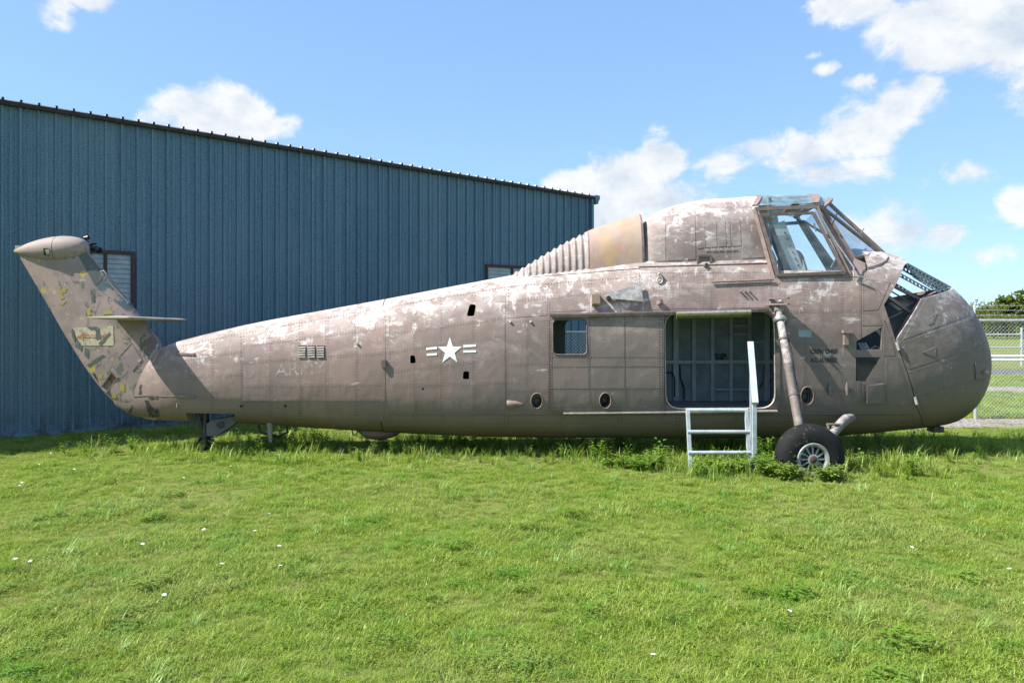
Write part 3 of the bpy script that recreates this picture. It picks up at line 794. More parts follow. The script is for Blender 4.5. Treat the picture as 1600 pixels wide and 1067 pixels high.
for q in ([(226, 626), (232, 624), (241, 648), (234, 650)], [(233, 634), (247, 640), (250, 650), (238, 651)], [(229, 618), (248, 617), (247, 622), (236, 625)], [(218, 603), (222, 600), (221, 616), (217, 616)], [(200, 646), (206, 633), (208, 634), (204, 648)]): flake(q, 'scar')
for q in ([(178, 541), (197, 525), (206, 536), (188, 556)], [(189, 558), (207, 538), (222, 562), (207, 580)]): decal(q, 'pylon', off=.007, name='access_panel')
# screened air intake by the root
q = [(223, 535), (239, 523), (247, 534), (236, 550)]
gr = decal(q, 'dark_trim', off=.010, name='intake_grille')
for i in range(7):
    t = i/7
    L = lambda a, c, s: (a[0]+(c[0]-a[0])*s, a[1]+(c[1]-a[1])*s)
    a, c = L(q[0], q[3], t), L(q[1], q[2], t); a2, c2 = L(q[0], q[3], t+.05), L(q[1], q[2], t+.05)
    decal([a, c, c2, a2], 'trim', gr, off=.016, name='slat')
# bay frame
w = MB(); fr = [hit(*p, ftail, .006)[0] for p in ((159, 604), (175, 580), (184, 590), (168, 612))]
for i in range(4): w.bar(fr[i], fr[(i+1) % 4], .02, .014, up=(0, 1, 0))
w.build('bay_frame', M['trim'], pyl_o)
w = MB(); pts = [hit(x, y, ftail, .01)[0] for x, y in ((278, 548), (278, 636))]; w.tube(pts, .018, 8)
for y in (553, 618): w.bar(hit(276, y, ftail, .012)[0], hit(305, y+1, ftail, .012)[0], .03, .03)
w.build('fold_hinge', M['trim'], tail, 40)
w = MB(); w.tube([hit(x, y, ftail, .003)[0] for x, y in ((208, 619), (230, 618), (252, 619), (290, 619))], .004, 6); w.build('seam_strip', M['dark_trim'], pyl_o)
# tail rotor gearbox fairing
b = MB(); c = Vector((CX(88), D, CZ(387)))
prof = []
for i in range(29):
    t = i/28; x = 22+(139-22)*t
    r = .215*((t+.004)**.78)*((1-t)**.42)/.542*1.05 if t < 1 else 0
    prof.append((CX(x)-CX(22), r))
ax = Vector((1, 0, .06)).normalized()
b.lathe(prof, (CX(22), D, CZ(393)), (1, 0, .045), 36)
go = b.build('gearbox_fairing', M['pylon'], heli, 50)
go.data.materials[0] = worn('fairing_tan_paint', (.30, .245, .215), (.20, .165, .15), .52, .66, 5)
w = MB(); w.lathe([(0, .001), (.02, .03), (.20, .075)], (CX(22)-.004, D, CZ(393)+.0), (1, 0, .045), 20); w.build('tail_cap', M['yellow'], go, 50).data.materials[0] = simple('olive_cap', (.26, .23, .12), .6)
w = MB(); t_ = .60; r_ = .215*((t_+.004)**.78)*((1-t_)**.42)/.542*1.05+.001; w.lathe([(-.004, r_-.004), (-.003, r_+.002), (.003, r_+.002), (.004, r_-.004)], Vector((CX(22), D, CZ(393)))+Vector((1, 0, .045)).normalized()*(CX(139)-CX(22))*t_, (1, 0, .045), 36, True); w.build('fairing_seam', M['dark_trim'], go, 40)
def ffair(X, z):
    t = (X-CX(22))/(CX(139)-CX(22))
    if t <= 0 or t >= 1: return 0.0
    r = .215*((t+.004)**.78)*((1-t)**.42)/.542*1.05; dz = z-(CZ(393)+.045*(X-CX(22)))
    return math.sqrt(max(r*r-dz*dz, 0))
o = link('vent', patch_mesh([(68, 388), (76, 388), (77, 399), (69, 399)], ffair, .006, .01, 4), M['hole'], go)
o = link('vent_cover', patch_mesh([(71, 390), (77, 389), (78, 397), (73, 398)], ffair, .011, .006, 4), M['steel'], go)
w = MB(); c = P(131, 388, D+.1)
w.tube([c, c+V(.03, .28, .02)], .05, 14).tube([c+V(0, .02, .02), c+V(.0, .06, .14), c+V(.05, .07, .16)], .018, 8).tube([c+V(.03, .1, .02), c+V(.2, .12, -.02)], .028, 8).tube([c+V(.02, .1, .06), c+V(.12, .12, .09)], .02, 8).lathe([(0, .045), (.05, .045)], c+V(.15, .09, -.02), (1, 0, 0), 12).lathe([(0, .03), (.06, .03)], c+V(.0, .02, .15), (1, 0, .2), 10)
w.build('tail_rotor_hub', M['dark_metal'], heli, 40)
w = MB(); c = P(161, 431, D-.1); w.tube([c, c+V(-.02, -.02, .06), c+V(.04, -.05, .07), c+V(.07, -.05, .03), c+V(.05, 0, -.03)], .012, 8); w.tube([hit(165, 436, ftail, .02)[0], P(200, 474, D-.05)], .012, 6); w.build('tail_light', M['steel'], pyl_o, 40)
# horizontal stabiliser
b = MB(); zc = H+.062; SP_ = .96; spans = [-1, -.975, -.9, -.5, 0, .5, .9, .975, 1]
NA = 16
for sp in spans:
    xa, xb, th = -5.72, -5.17+.03*abs(sp), .036
    if abs(sp) == 1: xa += .03; xb -= .03; th *= .35
    elif abs(sp) == .975: th *= .8
    rr = [(.5-.5*math.cos(math.pi*i/NA), (math.sin(math.pi*i/NA)**.8)*(.35+.65*(.5-.5*math.cos(math.pi*i/NA)))) for i in range(NA)]
    for i in range(2*NA):
        s, u = rr[i] if i < NA else (1-rr[i-NA][0], -rr[(2*NA-i) % NA][1])
        b.v.append((xa+(xb-xa)*s, D+sp*SP_, zc-.012*sp+th*u))
for k in range(len(spans)-1):
    for j in range(2*NA): b.f.append((k*2*NA+j, k*2*NA+(j+1) % (2*NA), (k+1)*2*NA+(j+1) % (2*NA), (k+1)*2*NA+j))
b.f.append(tuple(range(2*NA))); b.f.append(tuple((len(spans)-1)*2*NA+j for j in range(2*NA)))
b.build('stabiliser', simple('stabiliser_paint', (.34, .30, .255), .6, 0, .12, 4), heli, 40)

# ------------------------------------------------------------------ dome, exhaust hood, corrugated fairing
def arch_mesh(stations, n_exp, thick=0, close0=True, close1=True, seg=44, corr=None):
    """stations: (column, top row, base row, half width at base)"""
    b = MB(); outs = []
    def arc(px, top, base, w, ins):
        zt, zb = CZ(top)-ins, CZ(base); w = w-ins; r = []
        for j in range(seg+1):
            t = math.pi*j/seg; c, s = math.cos(t), math.sin(t)
            r.append((CX(px), D-w*math.copysign(abs(c)**(2/n_exp), c), zb+(zt-zb)*abs(s)**(2/n_exp)))
        return r
    for st in stations: outs.append(arc(*st, 0.0))
    N = seg+1
    for r in outs: b.v += r
    for k in range(len(outs)-1):
        for j in range(seg): b.f.append((k*N+j, k*N+j+1, (k+1)*N+j+1, (k+1)*N+j))
    if close0: b.f.append(tuple(range(N)))
    if close1: b.f.append(tuple(reversed(range((len(outs)-1)*N, len(outs)*N))))
    if thick:
        base = len(b.v)
        for st in stations: b.v += arc(*st, thick)
        for k in range(len(outs)-1):
            for j in range(seg): b.f.append((base+k*N+j+1, base+k*N+j, base+(k+1)*N+j, base+(k+1)*N+j+1))
        k = len(outs)-1
        for j in range(seg): b.f.append((k*N+j, k*N+j+1, base+k*N+j+1, base+k*N+j))
    return b
dtop = pchip([996, 1001, 1010, 1030, 1060, 1100, 1150, 1183], [372, 354, 344, 331, 321, 314, 310.5, 308])
dwid = pchip([996, 1001, 1010, 1030, 1060, 1183], [.46, .52, .56, .60, .63, .655])
dst = [(x, dtop(x), 446, dwid(x)) for x in [996, 997.5, 999, 1001, 1004, 1008, 1014]+cols(1020, 1181, 8)]
dome = arch_mesh(dst, 2.9).build('engine_deck_dome', M['dome'], heli, 40)
def farch(X, z, top=dtop, base=446, wid=dwid, n=2.9):
    px = X*F/D+800; q = (z-CZ(base))/(CZ(top(px))-CZ(base))
    if q <= 0: return wid(px)
    return wid(px)*(1-q**n)**(1/n) if q < 1 else 0.0
for q in ([(1089, 348), (1101, 347), (1102, 387), (1090, 389)], [(1102, 347), (1119, 346), (1120, 386), (1103, 387)], [(1120, 346), (1133, 346), (1135, 385), (1121, 386)], [(1134, 346), (1140, 346), (1142, 385), (1136, 385)], [(1141, 346), (1156, 345), (1158, 384), (1143, 385)],
          [(1001, 365), (1040, 340), (1040, 408), (1001, 412)], [(1042, 339), (1086, 328), (1087, 405), (1042, 408)], [(1160, 322), (1174, 322), (1196, 402), (1160, 404)]):
    panel(q, 'dome', dome, farch, .005, rows=False)
w = MB(); fr = [hit(x, y, farch, .012)[0] for x, y in ((1090, 400), (1110, 400), (1110, 415), (1090, 415))]
for i in range(4): w.bar(fr[i], fr[(i+1) % 4], .03, .03, up=(0, 1, 0))
w.tube([hit(1099, 415, farch, .02)[0], hit(1102, 415, farch, .09)[0]], .03, 8); w.build('step_socket', M['dark_trim'], dome)
for i in range(5):
    x = 1101+i*10.5; w = MB(); w.tube([hit(x+px, 390-i*.3+py, farch, .010)[0] for px, py in ((0, -2.5), (1.2, 2.2), (3, 1.5), (4, -1.8), (5.5, 1.8), (7.5, .6), (9.5, 1.6))], .0028, 4, True); w.build('chalk_scrawl', M['foam_chalk'], dome)
# lap strip where the dome meets the shoulder
def seam_strip(pts, surf, r, mat, parent, name, off=.004):
    return MB().tube([hit(x, y, surf, off)[0] for x, y in pts], r, 6).build(name, M[mat], parent, 60)
fsh = lambda X, z: max(fbody(X, z), farch(X, z) if 996 < X*F/D+800 < 1181 and z > CZ(446) else 0)
seam_strip([(x, 417.5-(x-998)*.030) for x in cols(998, 1205, 12)], fsh, .009, 'dark_trim', dome, 'lap_seam')
hw = lambda x: .535
htop = pchip([778, 917, 995], [441, 362, 335.5])
hst = [(x, htop(x), 446, .50+.05*(x-917)/78) for x in cols(917, 995, 8)]
hood = arch_mesh(hst, 2.7, .02, True, False).build('exhaust_hood', M['hood'], heli, 40)
w = arch_mesh([(994, 336.5, 446, .556), (997.5, 336, 446, .556)], 2.7, .03, True, False); w.build('hood_rim', M['dark_trim'], hood, 40)
cst = []
for x in cols(776, 918, .8):
    ph = (x-776)/9.9*2*math.pi; amp = min(1, (x-776)/20)*(.5+.5*math.cos(ph)); tp = htop(x)
    cst.append((x, tp+3.2*(1-amp), 452, (.30+.20*((x-776)/142)**.6)-.020*(1-amp)))
arch_mesh(cst, 2.5, 0, True, True, 36).build('corrugated_fairing', M['metal_flaked'], heli, 50)
fho = lambda X, z: max(fbody(X, z), .535 if CZ(446) < z < CZ(400) and X > CX(780) else 0)
seam_strip([(x, 437.5-(x-778)*.083) for x in cols(785, 1000, 12)], fbody, .010, 'skin', hood, 'base_flange', .0)

# ------------------------------------------------------------------ cockpit frame and glazing
YB, YT = .752, .60
def N3(px, py, yy): return P(px, py, D-yy) if yy >= 0 else None
def mirror(p): return Vector((p.x, 2*D-p.y, p.z))
A = P(1179, 327, D-YT); B_ = P(1276, 323, D-YT); Cc = P(1328, 431, D-YB); Dd = P(1209, 435, D-YB)
cp = tag(bpy.data.objects.new('cockpit', None)); C.objects.link(cp); cp.parent = heli; cp.location = -heli.location
cp.empty_display_size = .2
def clink(mb, name, mat, parent=None, smooth=0):
    return mb.build(name, M[mat], parent if parent is not None else canopy, smooth)
bpy.data.objects.remove(cp)
E0 = Vector((CX(1262), D, CZ(306.5))); E1 = Vector((CX(1290), D, CZ(313))); A0 = Vector((CX(1180), D, CZ(308)))
Fb = Vector((CX(1381), D, CZ(396)))                 # foot of the windscreen on the centre line
G = P(1286, 326, D-.55); Gb = P(1373, 394, D-.30); Gs = P(1335, 404, D-.60)
canopy_mb = MB()
def both(fn):
    fn(lambda p: p); fn(mirror)
NEAR = dict(A=A, B=B_, C=Cc, D=Dd, G=G, Gb=Gb, Gs=Gs)
FAR = dict(A=P(1186, 353, D+YT), B=P(1250, 348, D+YT), C=P(1303, 436, D+YB), D=P(1190, 440, D+YB), G=P(1256, 347, D+.56), Gb=mirror(Gb), Gs=P(1307, 419, D+.62))
def frames(T, canopy_mb):
    a, bb, c, d, gg, gb, gs = [T[k] for k in ('A', 'B', 'C', 'D', 'G', 'Gb', 'Gs')]
    canopy_mb.bar(a, bb, .05, .05).bar(bb, c, .045, .045).bar(c+(d-c)*-.01, d, .055, .06).bar(d, a, .05, .05)
    canopy_mb.bar(bb+(gg-bb)*.1, gg, .06, .06).bar(gg, gs, .035, .04).bar(gs, gb, .035, .035).bar(gg+V(0, 0, .01), gb, .035, .035)
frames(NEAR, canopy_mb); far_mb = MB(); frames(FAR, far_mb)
canopy_mb.bar(A0+V(0, 0, -.02), E0+V(0, 0, -.02), .05, .035).bar(E1, Fb, .05, .04)
canopy = canopy_mb.build('canopy_frame', M['trim'], heli)
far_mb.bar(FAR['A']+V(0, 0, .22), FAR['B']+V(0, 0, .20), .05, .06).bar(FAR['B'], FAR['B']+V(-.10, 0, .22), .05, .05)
far_mb.build('far_window_frame', M['cockpit'], canopy)  # dark interior paint, also standing in for shade on the far frame
bpy.context.view_layer.update()
def arch_bar(pa, pc, mat, name, w=.06, h=.02, n=24, bulge=.04):
    """bow over the roof from near rail to far rail through the centre point"""
    b = MB(); pts = []
    for i in range(n+1):
        t = -1+2*i/n; y = t*(D-pa.y); zf = abs(t)**2.6
        pts.append(Vector((pc.x+(pa.x-pc.x)*zf, D+y, pc.z+(pa.z-pc.z)*zf)))
    for i in range(n): b.bar(pts[i], pts[i+1]+(pts[i+1]-pts[i])*.04, w, h)
    b.build(name, M[mat], canopy); return pts
bowA = arch_bar(A+V(0, 0, .05), A0, 'trim', 'roof_bow', .07, .02); bowE = arch_bar(B_+V(-.04, 0, .05), E0, 'trim', 'roof_bow', .13, .018); bowG = arch_bar(G+V(0, 0, .02), E1, 'trim', 'roof_bow', .07, .035)
def loft_glass(p1, p2, mat, name):
    b = MB(); n = len(p1)
    b.v = [tuple(p) for p in p1]+[tuple(p) for p in p2]; b.f = [(i, i+1, n+i+1, n+i) for i in range(n-1)]
    return b.build(name, M[mat], canopy, 60, fix=False)
loft_glass(bowA, bowE, 'roof_glass', 'roof_pane'); loft_glass(bowE, bowG, 'roof_glass', 'roof_pane')
# side windows: pane, riveted frame, rubber line
def side_window(T, s):
    q = [T[k] for k in 'ABCD']; o = Vector((0, -.012*s, 0))
    pn = MB().quad(*[p+o*.2 for p in q]).build('side_pane', M['glass'], canopy, fix=False)
    if s < 0: return
    q2 = [P(px, py, yy) for px, py, yy in ((1187, 336, D-YT-.05), (1271, 333, D-YT-.05), (1320, 426, D-YB-.05), (1215, 430, D-YB-.05))]
    w = MB()
    for i in range(4): w.bar(q2[i], q2[(i+1) % 4], .04, .03, up=(0, 1, 0))
    so = w.build('sliding_window_frame', M['dark_trim'], pn)
side_window(NEAR, 1); side_window(FAR, -1)
def windscreen(T):
    a, bb, c = T['G'], T['Gb'], T['Gs']
    MB().poly([a, bb, c]).build('quarter_pane', M['glass'], canopy, fix=False)
    MB().quad(a, E1, Fb, bb).build('windscreen_pane', M['glass'], canopy, fix=False)
windscreen(NEAR); windscreen(FAR)
# skirt below the windscreen and beside the side windows
def skirts(mm):
    pts = [(1276, 326, YT), (1286, 326, .555), (1337, 405, .605), (1331, 433, YB)]
    MB().quad(*[mm(P(x, y, D-yy+.012)) for x, y, yy in pts]).build('window_post', M['trim'], canopy)
skirts(lambda p: p)
MB().quad(FAR['B'], FAR['G'], FAR['Gs'], FAR['C']).build('window_post', M['cockpit'], canopy)  # far post: interior colour doubles as painted shade
MB().poly([P(1334, 403, D-.615), hit(1352, 411, fbody, .004)[0], hit(1352, 431, fbody, .004)[0], P(1330, 434, D-YB-.002)]).build('cowl_side', M['trim'], canopy)
w = MB(); e = [hit(x, y, fbody, .012)[0] for x, y in ((1345, 430), (1347, 424), (1353, 419.5), (1364, 417), (1376, 413), (1384, 408), (1388, 402))]; w.tube(e, .007, 6); w.build('cowl_edge', M['dark_trim'], canopy, 60)
pass
w = MB()
w.tube([P(1278, 330, D-YT-.07), P(1302, 372, D-.70), P(1334, 418, D-YB-.05), P(1334, 432, D-YB-.07)], .013, 7); w.tube([P(1334, 432, D-YB-.07), P(1352, 433, D-YB-.10)], .012, 7); clink(w, 'window_rail', 'steel', None, 50)
w = MB(); w.tube([P(1300, 352, D-.63), P(1308, 334, D-.66), P(1310, 330, D-.60)], .008, 6); clink(w, 'wiper_arm', 'dark_metal')
w = MB(); w.tube([P(1345, 365, D-.22), P(1350, 357, D-.26)], .008, 6); clink(w, 'temperature_probe', 'steel')
# interior of the cockpit
w = MB(); w.box((CX(1184), D, CZ(378)), (.04, 1.10, 1.12)); w.build('cockpit_bulkhead', M['cockpit'], canopy)
w = MB(); w.box((CX(1262), D, CZ(434)), (1.35, 1.40, .04)); w.build('cockpit_floor', M['cockpit'], canopy)
def seat(yc):
    p0, p1 = Vector((CX(1196), yc, CZ(356))), Vector((CX(1226), yc, CZ(430)))
    w = MB().bar(p1, p0, .17, .34, up=(0, 1, 0)).bar(p1+V(-.05, 0, .02), p1+V(.30, 0, .0), .36, .05).bar(p0+V(-.03, 0, -.02), p0+V(-.05, 0, .10), .10, .24, up=(0, 1, 0))
    so = w.build('pilot_seat', M['seat'], canopy)
    h = MB()
    for i in range(6):
        p = p0.lerp(p1, .2+.13*i); h.lathe([(0, .012), (.006, .012), (.007, 0)], p+V(.03, -.172, 0), (0, -1, 0), 8)
    h.build('seat_holes', M['hole'], so)
seat(D-.40)
w = MB(); w.tube([P(1272, 349, D+.2), P(1275, 362, D+.2)], .012, 6).tube([P(1330, 428, D-.2), P(1350, 400, D-.2), P(1353, 388, D-.2)], .016, 8); w.build('control_stick', M['strut'], canopy)
w = MB(); w.box((CX(1322), D, CZ(424)), (.20, .7, .16)); w.build('instrument_hood', M['dark_metal'], canopy)

# ------------------------------------------------------------------ open nose grille
def fbar(p, q, y0, y1, w, h, mat, name, holes=0):
    mb = MB(); a, c = Vector((CX(p[0]), D-y0, CZ(p[1]))), Vector((CX(q[0]), D-y1, CZ(q[1])))
    mb.bar(a, c, w, h); return mb.build(name, M[mat], nose)
def perforated(pa, pb, wd, nh, name, flip=1):
    """a strip with round lightening holes, between two points on the nose"""
    t = (pb-pa); L = t.length; t.normalize(); n = Vector((0, -1, .0)) if abs(wd.y) < .5 else Vector((0, 0, 1)); W_ = wd.length; u = wd.normalized()
    b = bmesh.new(); nsd = 8; step = L/nh; r = min(W_*.26, step*.32)
    for i in range(nh):
        c = pa+t*(step*(i+.5))
        inn = [c+t*(r*math.cos(2*math.pi*k/nsd))+u*(r*math.sin(2*math.pi*k/nsd)) for k in range(nsd)]
        out = []
        for k in range(nsd):
            x, y = math.cos(2*math.pi*k/nsd), math.sin(2*math.pi*k/nsd); mxx = max(abs(x), abs(y)); out.append(c+t*(step*.5*x/mxx)+u*(W_*.5*y/mxx))
        vi = [b.verts.new(p) for p in inn]; vo = [b.verts.new(p) for p in out]
        for k in range(nsd): b.faces.new((vi[k], vi[(k+1) % nsd], vo[(k+1) % nsd], vo[k]))
    ex = bmesh.ops.extrude_face_region(b, geom=b.faces[:]); off = t.cross(u).normalized()*.008
    for v in [g for g in ex['geom'] if isinstance(g, bmesh.types.BMVert)]: v.co += off
    bmesh.ops.recalc_face_normals(b, faces=b.faces)
    m = bpy.data.meshes.new(name); b.to_mesh(m); b.free(); return link(name, m, M['cockpit'], nose)
for s in (-1, 1):
    perforated(Vector((CX(1412), D+s*.10, CZ(416))), Vector((CX(1480), D+s*.10, CZ(453))), Vector((0, 0, .085)), 12, 'perforated_stringer')
    perforated(Vector((CX(1410), D+s*.22, CZ(424))), Vector((CX(1470), D+s*.22, CZ(457))), Vector((0, 0, .065)), 10, 'perforated_stringer')
    perforated(Vector((CX(1404), D+s*.40, CZ(433))), Vector((CX(1452), D+s*.38, CZ(462))), Vector((0, 0, .05)), 8, 'perforated_stringer')
MB().bar(Vector((CX(1412), D, CZ(413))), Vector((CX(1483), D, CZ(452))), .16, .02).build('ridge_cap', M['cockpit'], nose)
def bars(mm):
    for (a, c, y0, y1, wd) in (((1398, 448), (1441, 470), .52, .50, .045), ((1388, 464), (1424, 490), .66, .62, .05), ((1392, 455), (1432, 478), .46, .44, .02)):
        MB().bar(mm(P(*a, D-y0)), mm(P(*c, D-y1)), wd, wd*.8).build('stringer', M['trim'], nose)
both(bars)
def screen(mm):
    pts = [P(1384, 497, D-.60), P(1437, 468, D-.42), P(1399, 528, D-.72), P(1391, 512, D-.70)]
    MB().poly([mm(p) for p in pts]).build('engine_screen', M['grey_net'], nose)
    MB().bar(mm(P(1386, 499, D-.64)), mm(P(1410, 487, D-.62)), .015, .015).build('screen_brace', M['trim'], nose)
both(screen)
w = MB(); e = [P(1482, 452, D-.02), P(1462, 458, D-.30), P(1440, 468, D-.50), P(1420, 498, D-.66), P(1400, 530, D-.74)]
for i in range(4): w.bar(e[i], e[i+1], .05, .045); w.bar(mirror(e[i]), mirror(e[i+1]), .05, .045)
w.build('grille_frame', M['trim'], nose)
w = MB(); w.box((CX(1415), D, CZ(560)), (.06, 1.35, 1.0)); w.build('firewall', M['dark_metal'], nose)

# ------------------------------------------------------------------ cabin, sliding door, rail
w = MB(); zf = CZ(634)
w.box((CX(1030), D+.03, zf-.02), (3.9, 1.52, .04)); w.build('cabin_floor', M['cabin'], body)
for px in (842, 1232):
    r_ = ring(px, .05); w = MB(); w.poly(r_); w.poly([(x+.03, y, z) for x, y, z in r_][::-1]); w.build('cabin_bulkhead', M['cabin'], body, fix=False)
w = MB(); w.box((CX(1038), D, CZ(472)), (3.5, 1.36, .04)); w.build('cabin_ceiling', M['cabin'], body)
yw = D+.80
w = MB(); w.box((P(1122, 560, yw).x+.02, yw+.012, CZ(548)), (2.35, .02, 1.80)); w.build('cabin_lining', M['cabin'], body)
for px in (1024, 1055, 1083, 1112, 1141, 1170, 1197, 1215):
    w = MB(); w.box((P(px, 560, yw).x, yw-.03, CZ(548)), (.055 if px not in (1055, 1197) else .08, .06, 1.76)); w.build('cabin_frame', M['cabin_rib'], body)
w = MB(); w.box((P(1122, 560, yw).x, yw-.045, P(1122, 565, yw).z), (2.3, .09, .055)); w.build('cabin_rail', M['cabin_rib'], body)
for (x0, x1, yy) in ((1141, 1170, 509), (1141, 1170, 522), (1172, 1196, 534), (1141, 1170, 608), (1116, 1140, 608), (1199, 1214, 588)):
    w = MB(); a, c = P(x0, yy, yw), P(x1, yy, yw); w.bar(a+V(0, -.03, 0), c+V(0, -.03, 0), .04, .03); w.build('cabin_intercostal', M['cabin_rib'], body)
w = MB(); a = P(1125, 555, yw-.05); w.box(a, (.18, .06, .05)).box(a+V(0, 0, -.06), (.10, .05, .08)); w.build('cabin_fitting', M['dark_metal'], body)
for pts in (((1062, 570), (1063, 590), (1069, 606), (1069, 624)), ((1041, 582), (1050, 582), (1054, 590), (1054, 620)), ((1194, 570), (1192, 596), (1186, 606))):
    w = MB(); w.tube([P(x, y, yw-.06) for x, y in pts], .012, 6); w.build('cabin_hose', M['dark_metal'], body)
# raised lip round the door opening and the window
def lip(poly, r, mat, name, off=.012, parent=None, dx=0, surf=fbody):
    pts = [hit(x, y, surf, off)[0] for x, y in poly]; pts.append(pts[0]); pts.append(pts[1])
    return MB().tube(pts, r, 6, False).build(name, M[mat], parent or body, 60)
lip(DOOR, .009, 'light_edge', 'door_surround')
frame_out = rounded([(1028, 489), (1211, 488), (1219, 492), (1219, 641), (1028, 642)], 4)
for q in ([(1211, 494), (1218, 500), (1219, 640), (1211.5, 640)],): panel(q, 'dark_trim', body, fbody, .012, rows=False, name='door_jamb')
# the cabin door, slid back along its rail
fdoor = lambda X, z: fbody(X, z)+.035
door = link('sliding_door', patch_mesh([(860, 494), (1037, 493), (1037, 642), (860, 642)], fdoor, .014, .03, 8), M['skin'], heli)
win_d = [(p.x, p.z) for p in (hit(x, y, fdoor)[0] for x, y in WIN)]
boolean(door, [prism(win_d, D-1.6, D-.1), prism(hole_cut['port_b'], D-1.6, D-.1)]); finish(door.data, 30)
lip(WIN, .010, 'dark_trim', 'window_seal', .016, door, surf=fdoor)
for q in ([(861, 495), (923, 495), (923, 498.5), (861, 498.5)],): pass
for q in ([(921, 495), (975, 495), (975, 572), (921, 572)], [(977, 495), (1035, 495), (1035, 572), (977, 572)], [(861, 560), (919, 560), (919, 607), (861, 607)], [(921, 574), (975, 574), (975, 606), (921, 606)], [(977, 574), (1035, 574), (1035, 606), (977, 606)], [(977, 608), (1035, 608), (1035, 640), (977, 640)], [(862, 609), (930, 609), (930, 640), (862, 640)]):
    panel(q, 'skin', door, fdoor, .0155, rows=False, gap=.1)
rv = rivets; rivets = MB()
for a, c in (((862, 500), (862, 640)), ((859, 497), (859, 640)), ((919, 558), (1035, 558)), ((921, 496), (921, 640)), ((976, 496), (976, 640)), ((862, 573), (1035, 573)), ((862, 607), (1035, 607)), ((1034, 496), (1034, 640)), ((1030, 496), (1030, 640)), ((864, 558), (918, 558)), ((862, 640), (1035, 640)), ((862, 636), (1035, 636))):
    rivet_row([p for p in line_px(a, c, 4.2) if not inside(p, WIN)], fdoor, .020)
rivets.build('rivets', M['rivet'], door, fix=False)['kind'] = 'stuff'
w = MB(); tr = [hit(x, y, fbody, .0)[0] for x, y in ((858, 491), (905, 490.5), (1000, 488), (1100, 486), (1196, 482))]
for i in range(4):
    a, c = tr[i]+V(0, -.055, 0), tr[i+1]+V(0, -.055, 0); w.bar(a, c, .13, .022); w.bar(a+V(0, -.05, -.02), c+V(0, -.05, -.02), .012, .045)
w.build('door_rail', M['trim'], heli)
w = MB(); w.bar(hit(1197, 484)[0]+V(0, -.04, 0), hit(1219, 512)[0]+V(0, -.02, 0), .08, .02); w.build('rail_end', M['trim'], heli)
w = MB(); a, c = hit(1054, 491)[0]+V(0, -.10, -.02), hit(1169, 488)[0]+V(0, -.10, -.02); w.tube([a.lerp(c, i/10) for i in range(11)], .045, 12); fo = w.build('door_header_roll', M['olive'], heli, 50)
w = MB(); w.tube([a+V(0, -.014, .022), c+V(0, -.014, .022)], .030, 10); w.build('worn_top', M['foam_top'], fo, 50)
w = MB(); a, c = hit(880, 644.5)[0]+V(0, -.05, 0), hit(1212, 641)[0]+V(0, -.05, 0); w.bar(a, c, .07, .018); w.build('lower_rail', M['light_edge'], heli)
# ports, lamps, mesh panels
def port(k, surf=fbody, off=.0, deep=.13):
    poly = HOLES[k]; pts = [hit(x, y, surf, off) for x, y in poly]; c = sum((p for p, _ in pts), Vector())/len(pts)
    b = MB(); n = len(pts); b.v = [tuple(p+V(0, -.003, 0)) for p, _ in pts]+[tuple(c+(p-c)*.82+V(0, deep, 0)) for p, _ in pts]
    for i in range(n): b.f.append((i, (i+1) % n, n+(i+1) % n, n+i))
    b.f.append(tuple(range(n, 2*n))); o = b.build('porthole', M['trim'], body, 50, fix=False)
    pr = [p+nn*.006 for p, nn in pts]; pr += pr[:2]; MB().tube(pr, .007, 6, False).build('rim', M['trim'], o, 60)
    MB().lathe([(0, .06), (.02, .055), (.03, 0)], c+V(.02, deep-.01, -.03), (0, -1, 0), 16).build('lamp', M['dark_metal'], o, 40)
port('port_a'); port('port_b', fdoor, .016, .2); port('port_c')
p = [hit(x, y, fbody, -.004)[0] for x, y in HOLES['light_window']]; MB().quad(*p).build('light_pane', simple('pale_lens', (.27, .34, .36), .3), body)
def wire_panel(poly, name):
    xs = [c[0] for c in poly]; ys = [c[1] for c in poly]; b = MB()
    for d in (1, -1):
        k = min(xs)-60
        while k < max(xs)+60:
            seg_ = []
            for t in np.linspace(min(ys), max(ys), 60):
                x = k+d*(t-min(ys))*.9
                if inside((x, t), poly): seg_.append((x, t))
            if len(seg_) > 1: b.bar(hit(*seg_[0], fbody, -.004)[0], hit(*seg_[-1], fbody, -.004)[0], .004, .004)
            k += 3.4
    return b.build(name, M['grey_net'], body)
wire_panel(HOLES['mesh_hole'], 'mesh_screen')
w = MB()
for i in range(3): w.tube([P(1341+i*5, 536, D-.62), P(1348+i*5, 547, D-.66)], .02, 7)
w.build('engine_tube', M['seat'], body, 50)
w = MB(); w.tube([P(1360, 546, D-.66), P(1368, 541, D-.62), P(1374, 543, D-.64), P(1376, 549, D-.66)], .01, 6); w.build('engine_cable', M['steel'], body, 50)
# louvres on the tail cone
for cx in (467, 481.5, 496):
    for r in range(5):
        y = 542.5+r*3.6
        o = link('louvre', patch_mesh([(cx, y), (cx+11, y-.5), (cx+11, y+1.2), (cx, y+1.7)], fbody, .022, .02, 4), M['light_edge'], tail)
    link('louvre_recess', patch_mesh([(cx-.6, 540.5), (cx+11.8, 540), (cx+11.8, 558), (cx-.6, 558.8)], fbody, .007, .01, 6), M['hole'], tail)
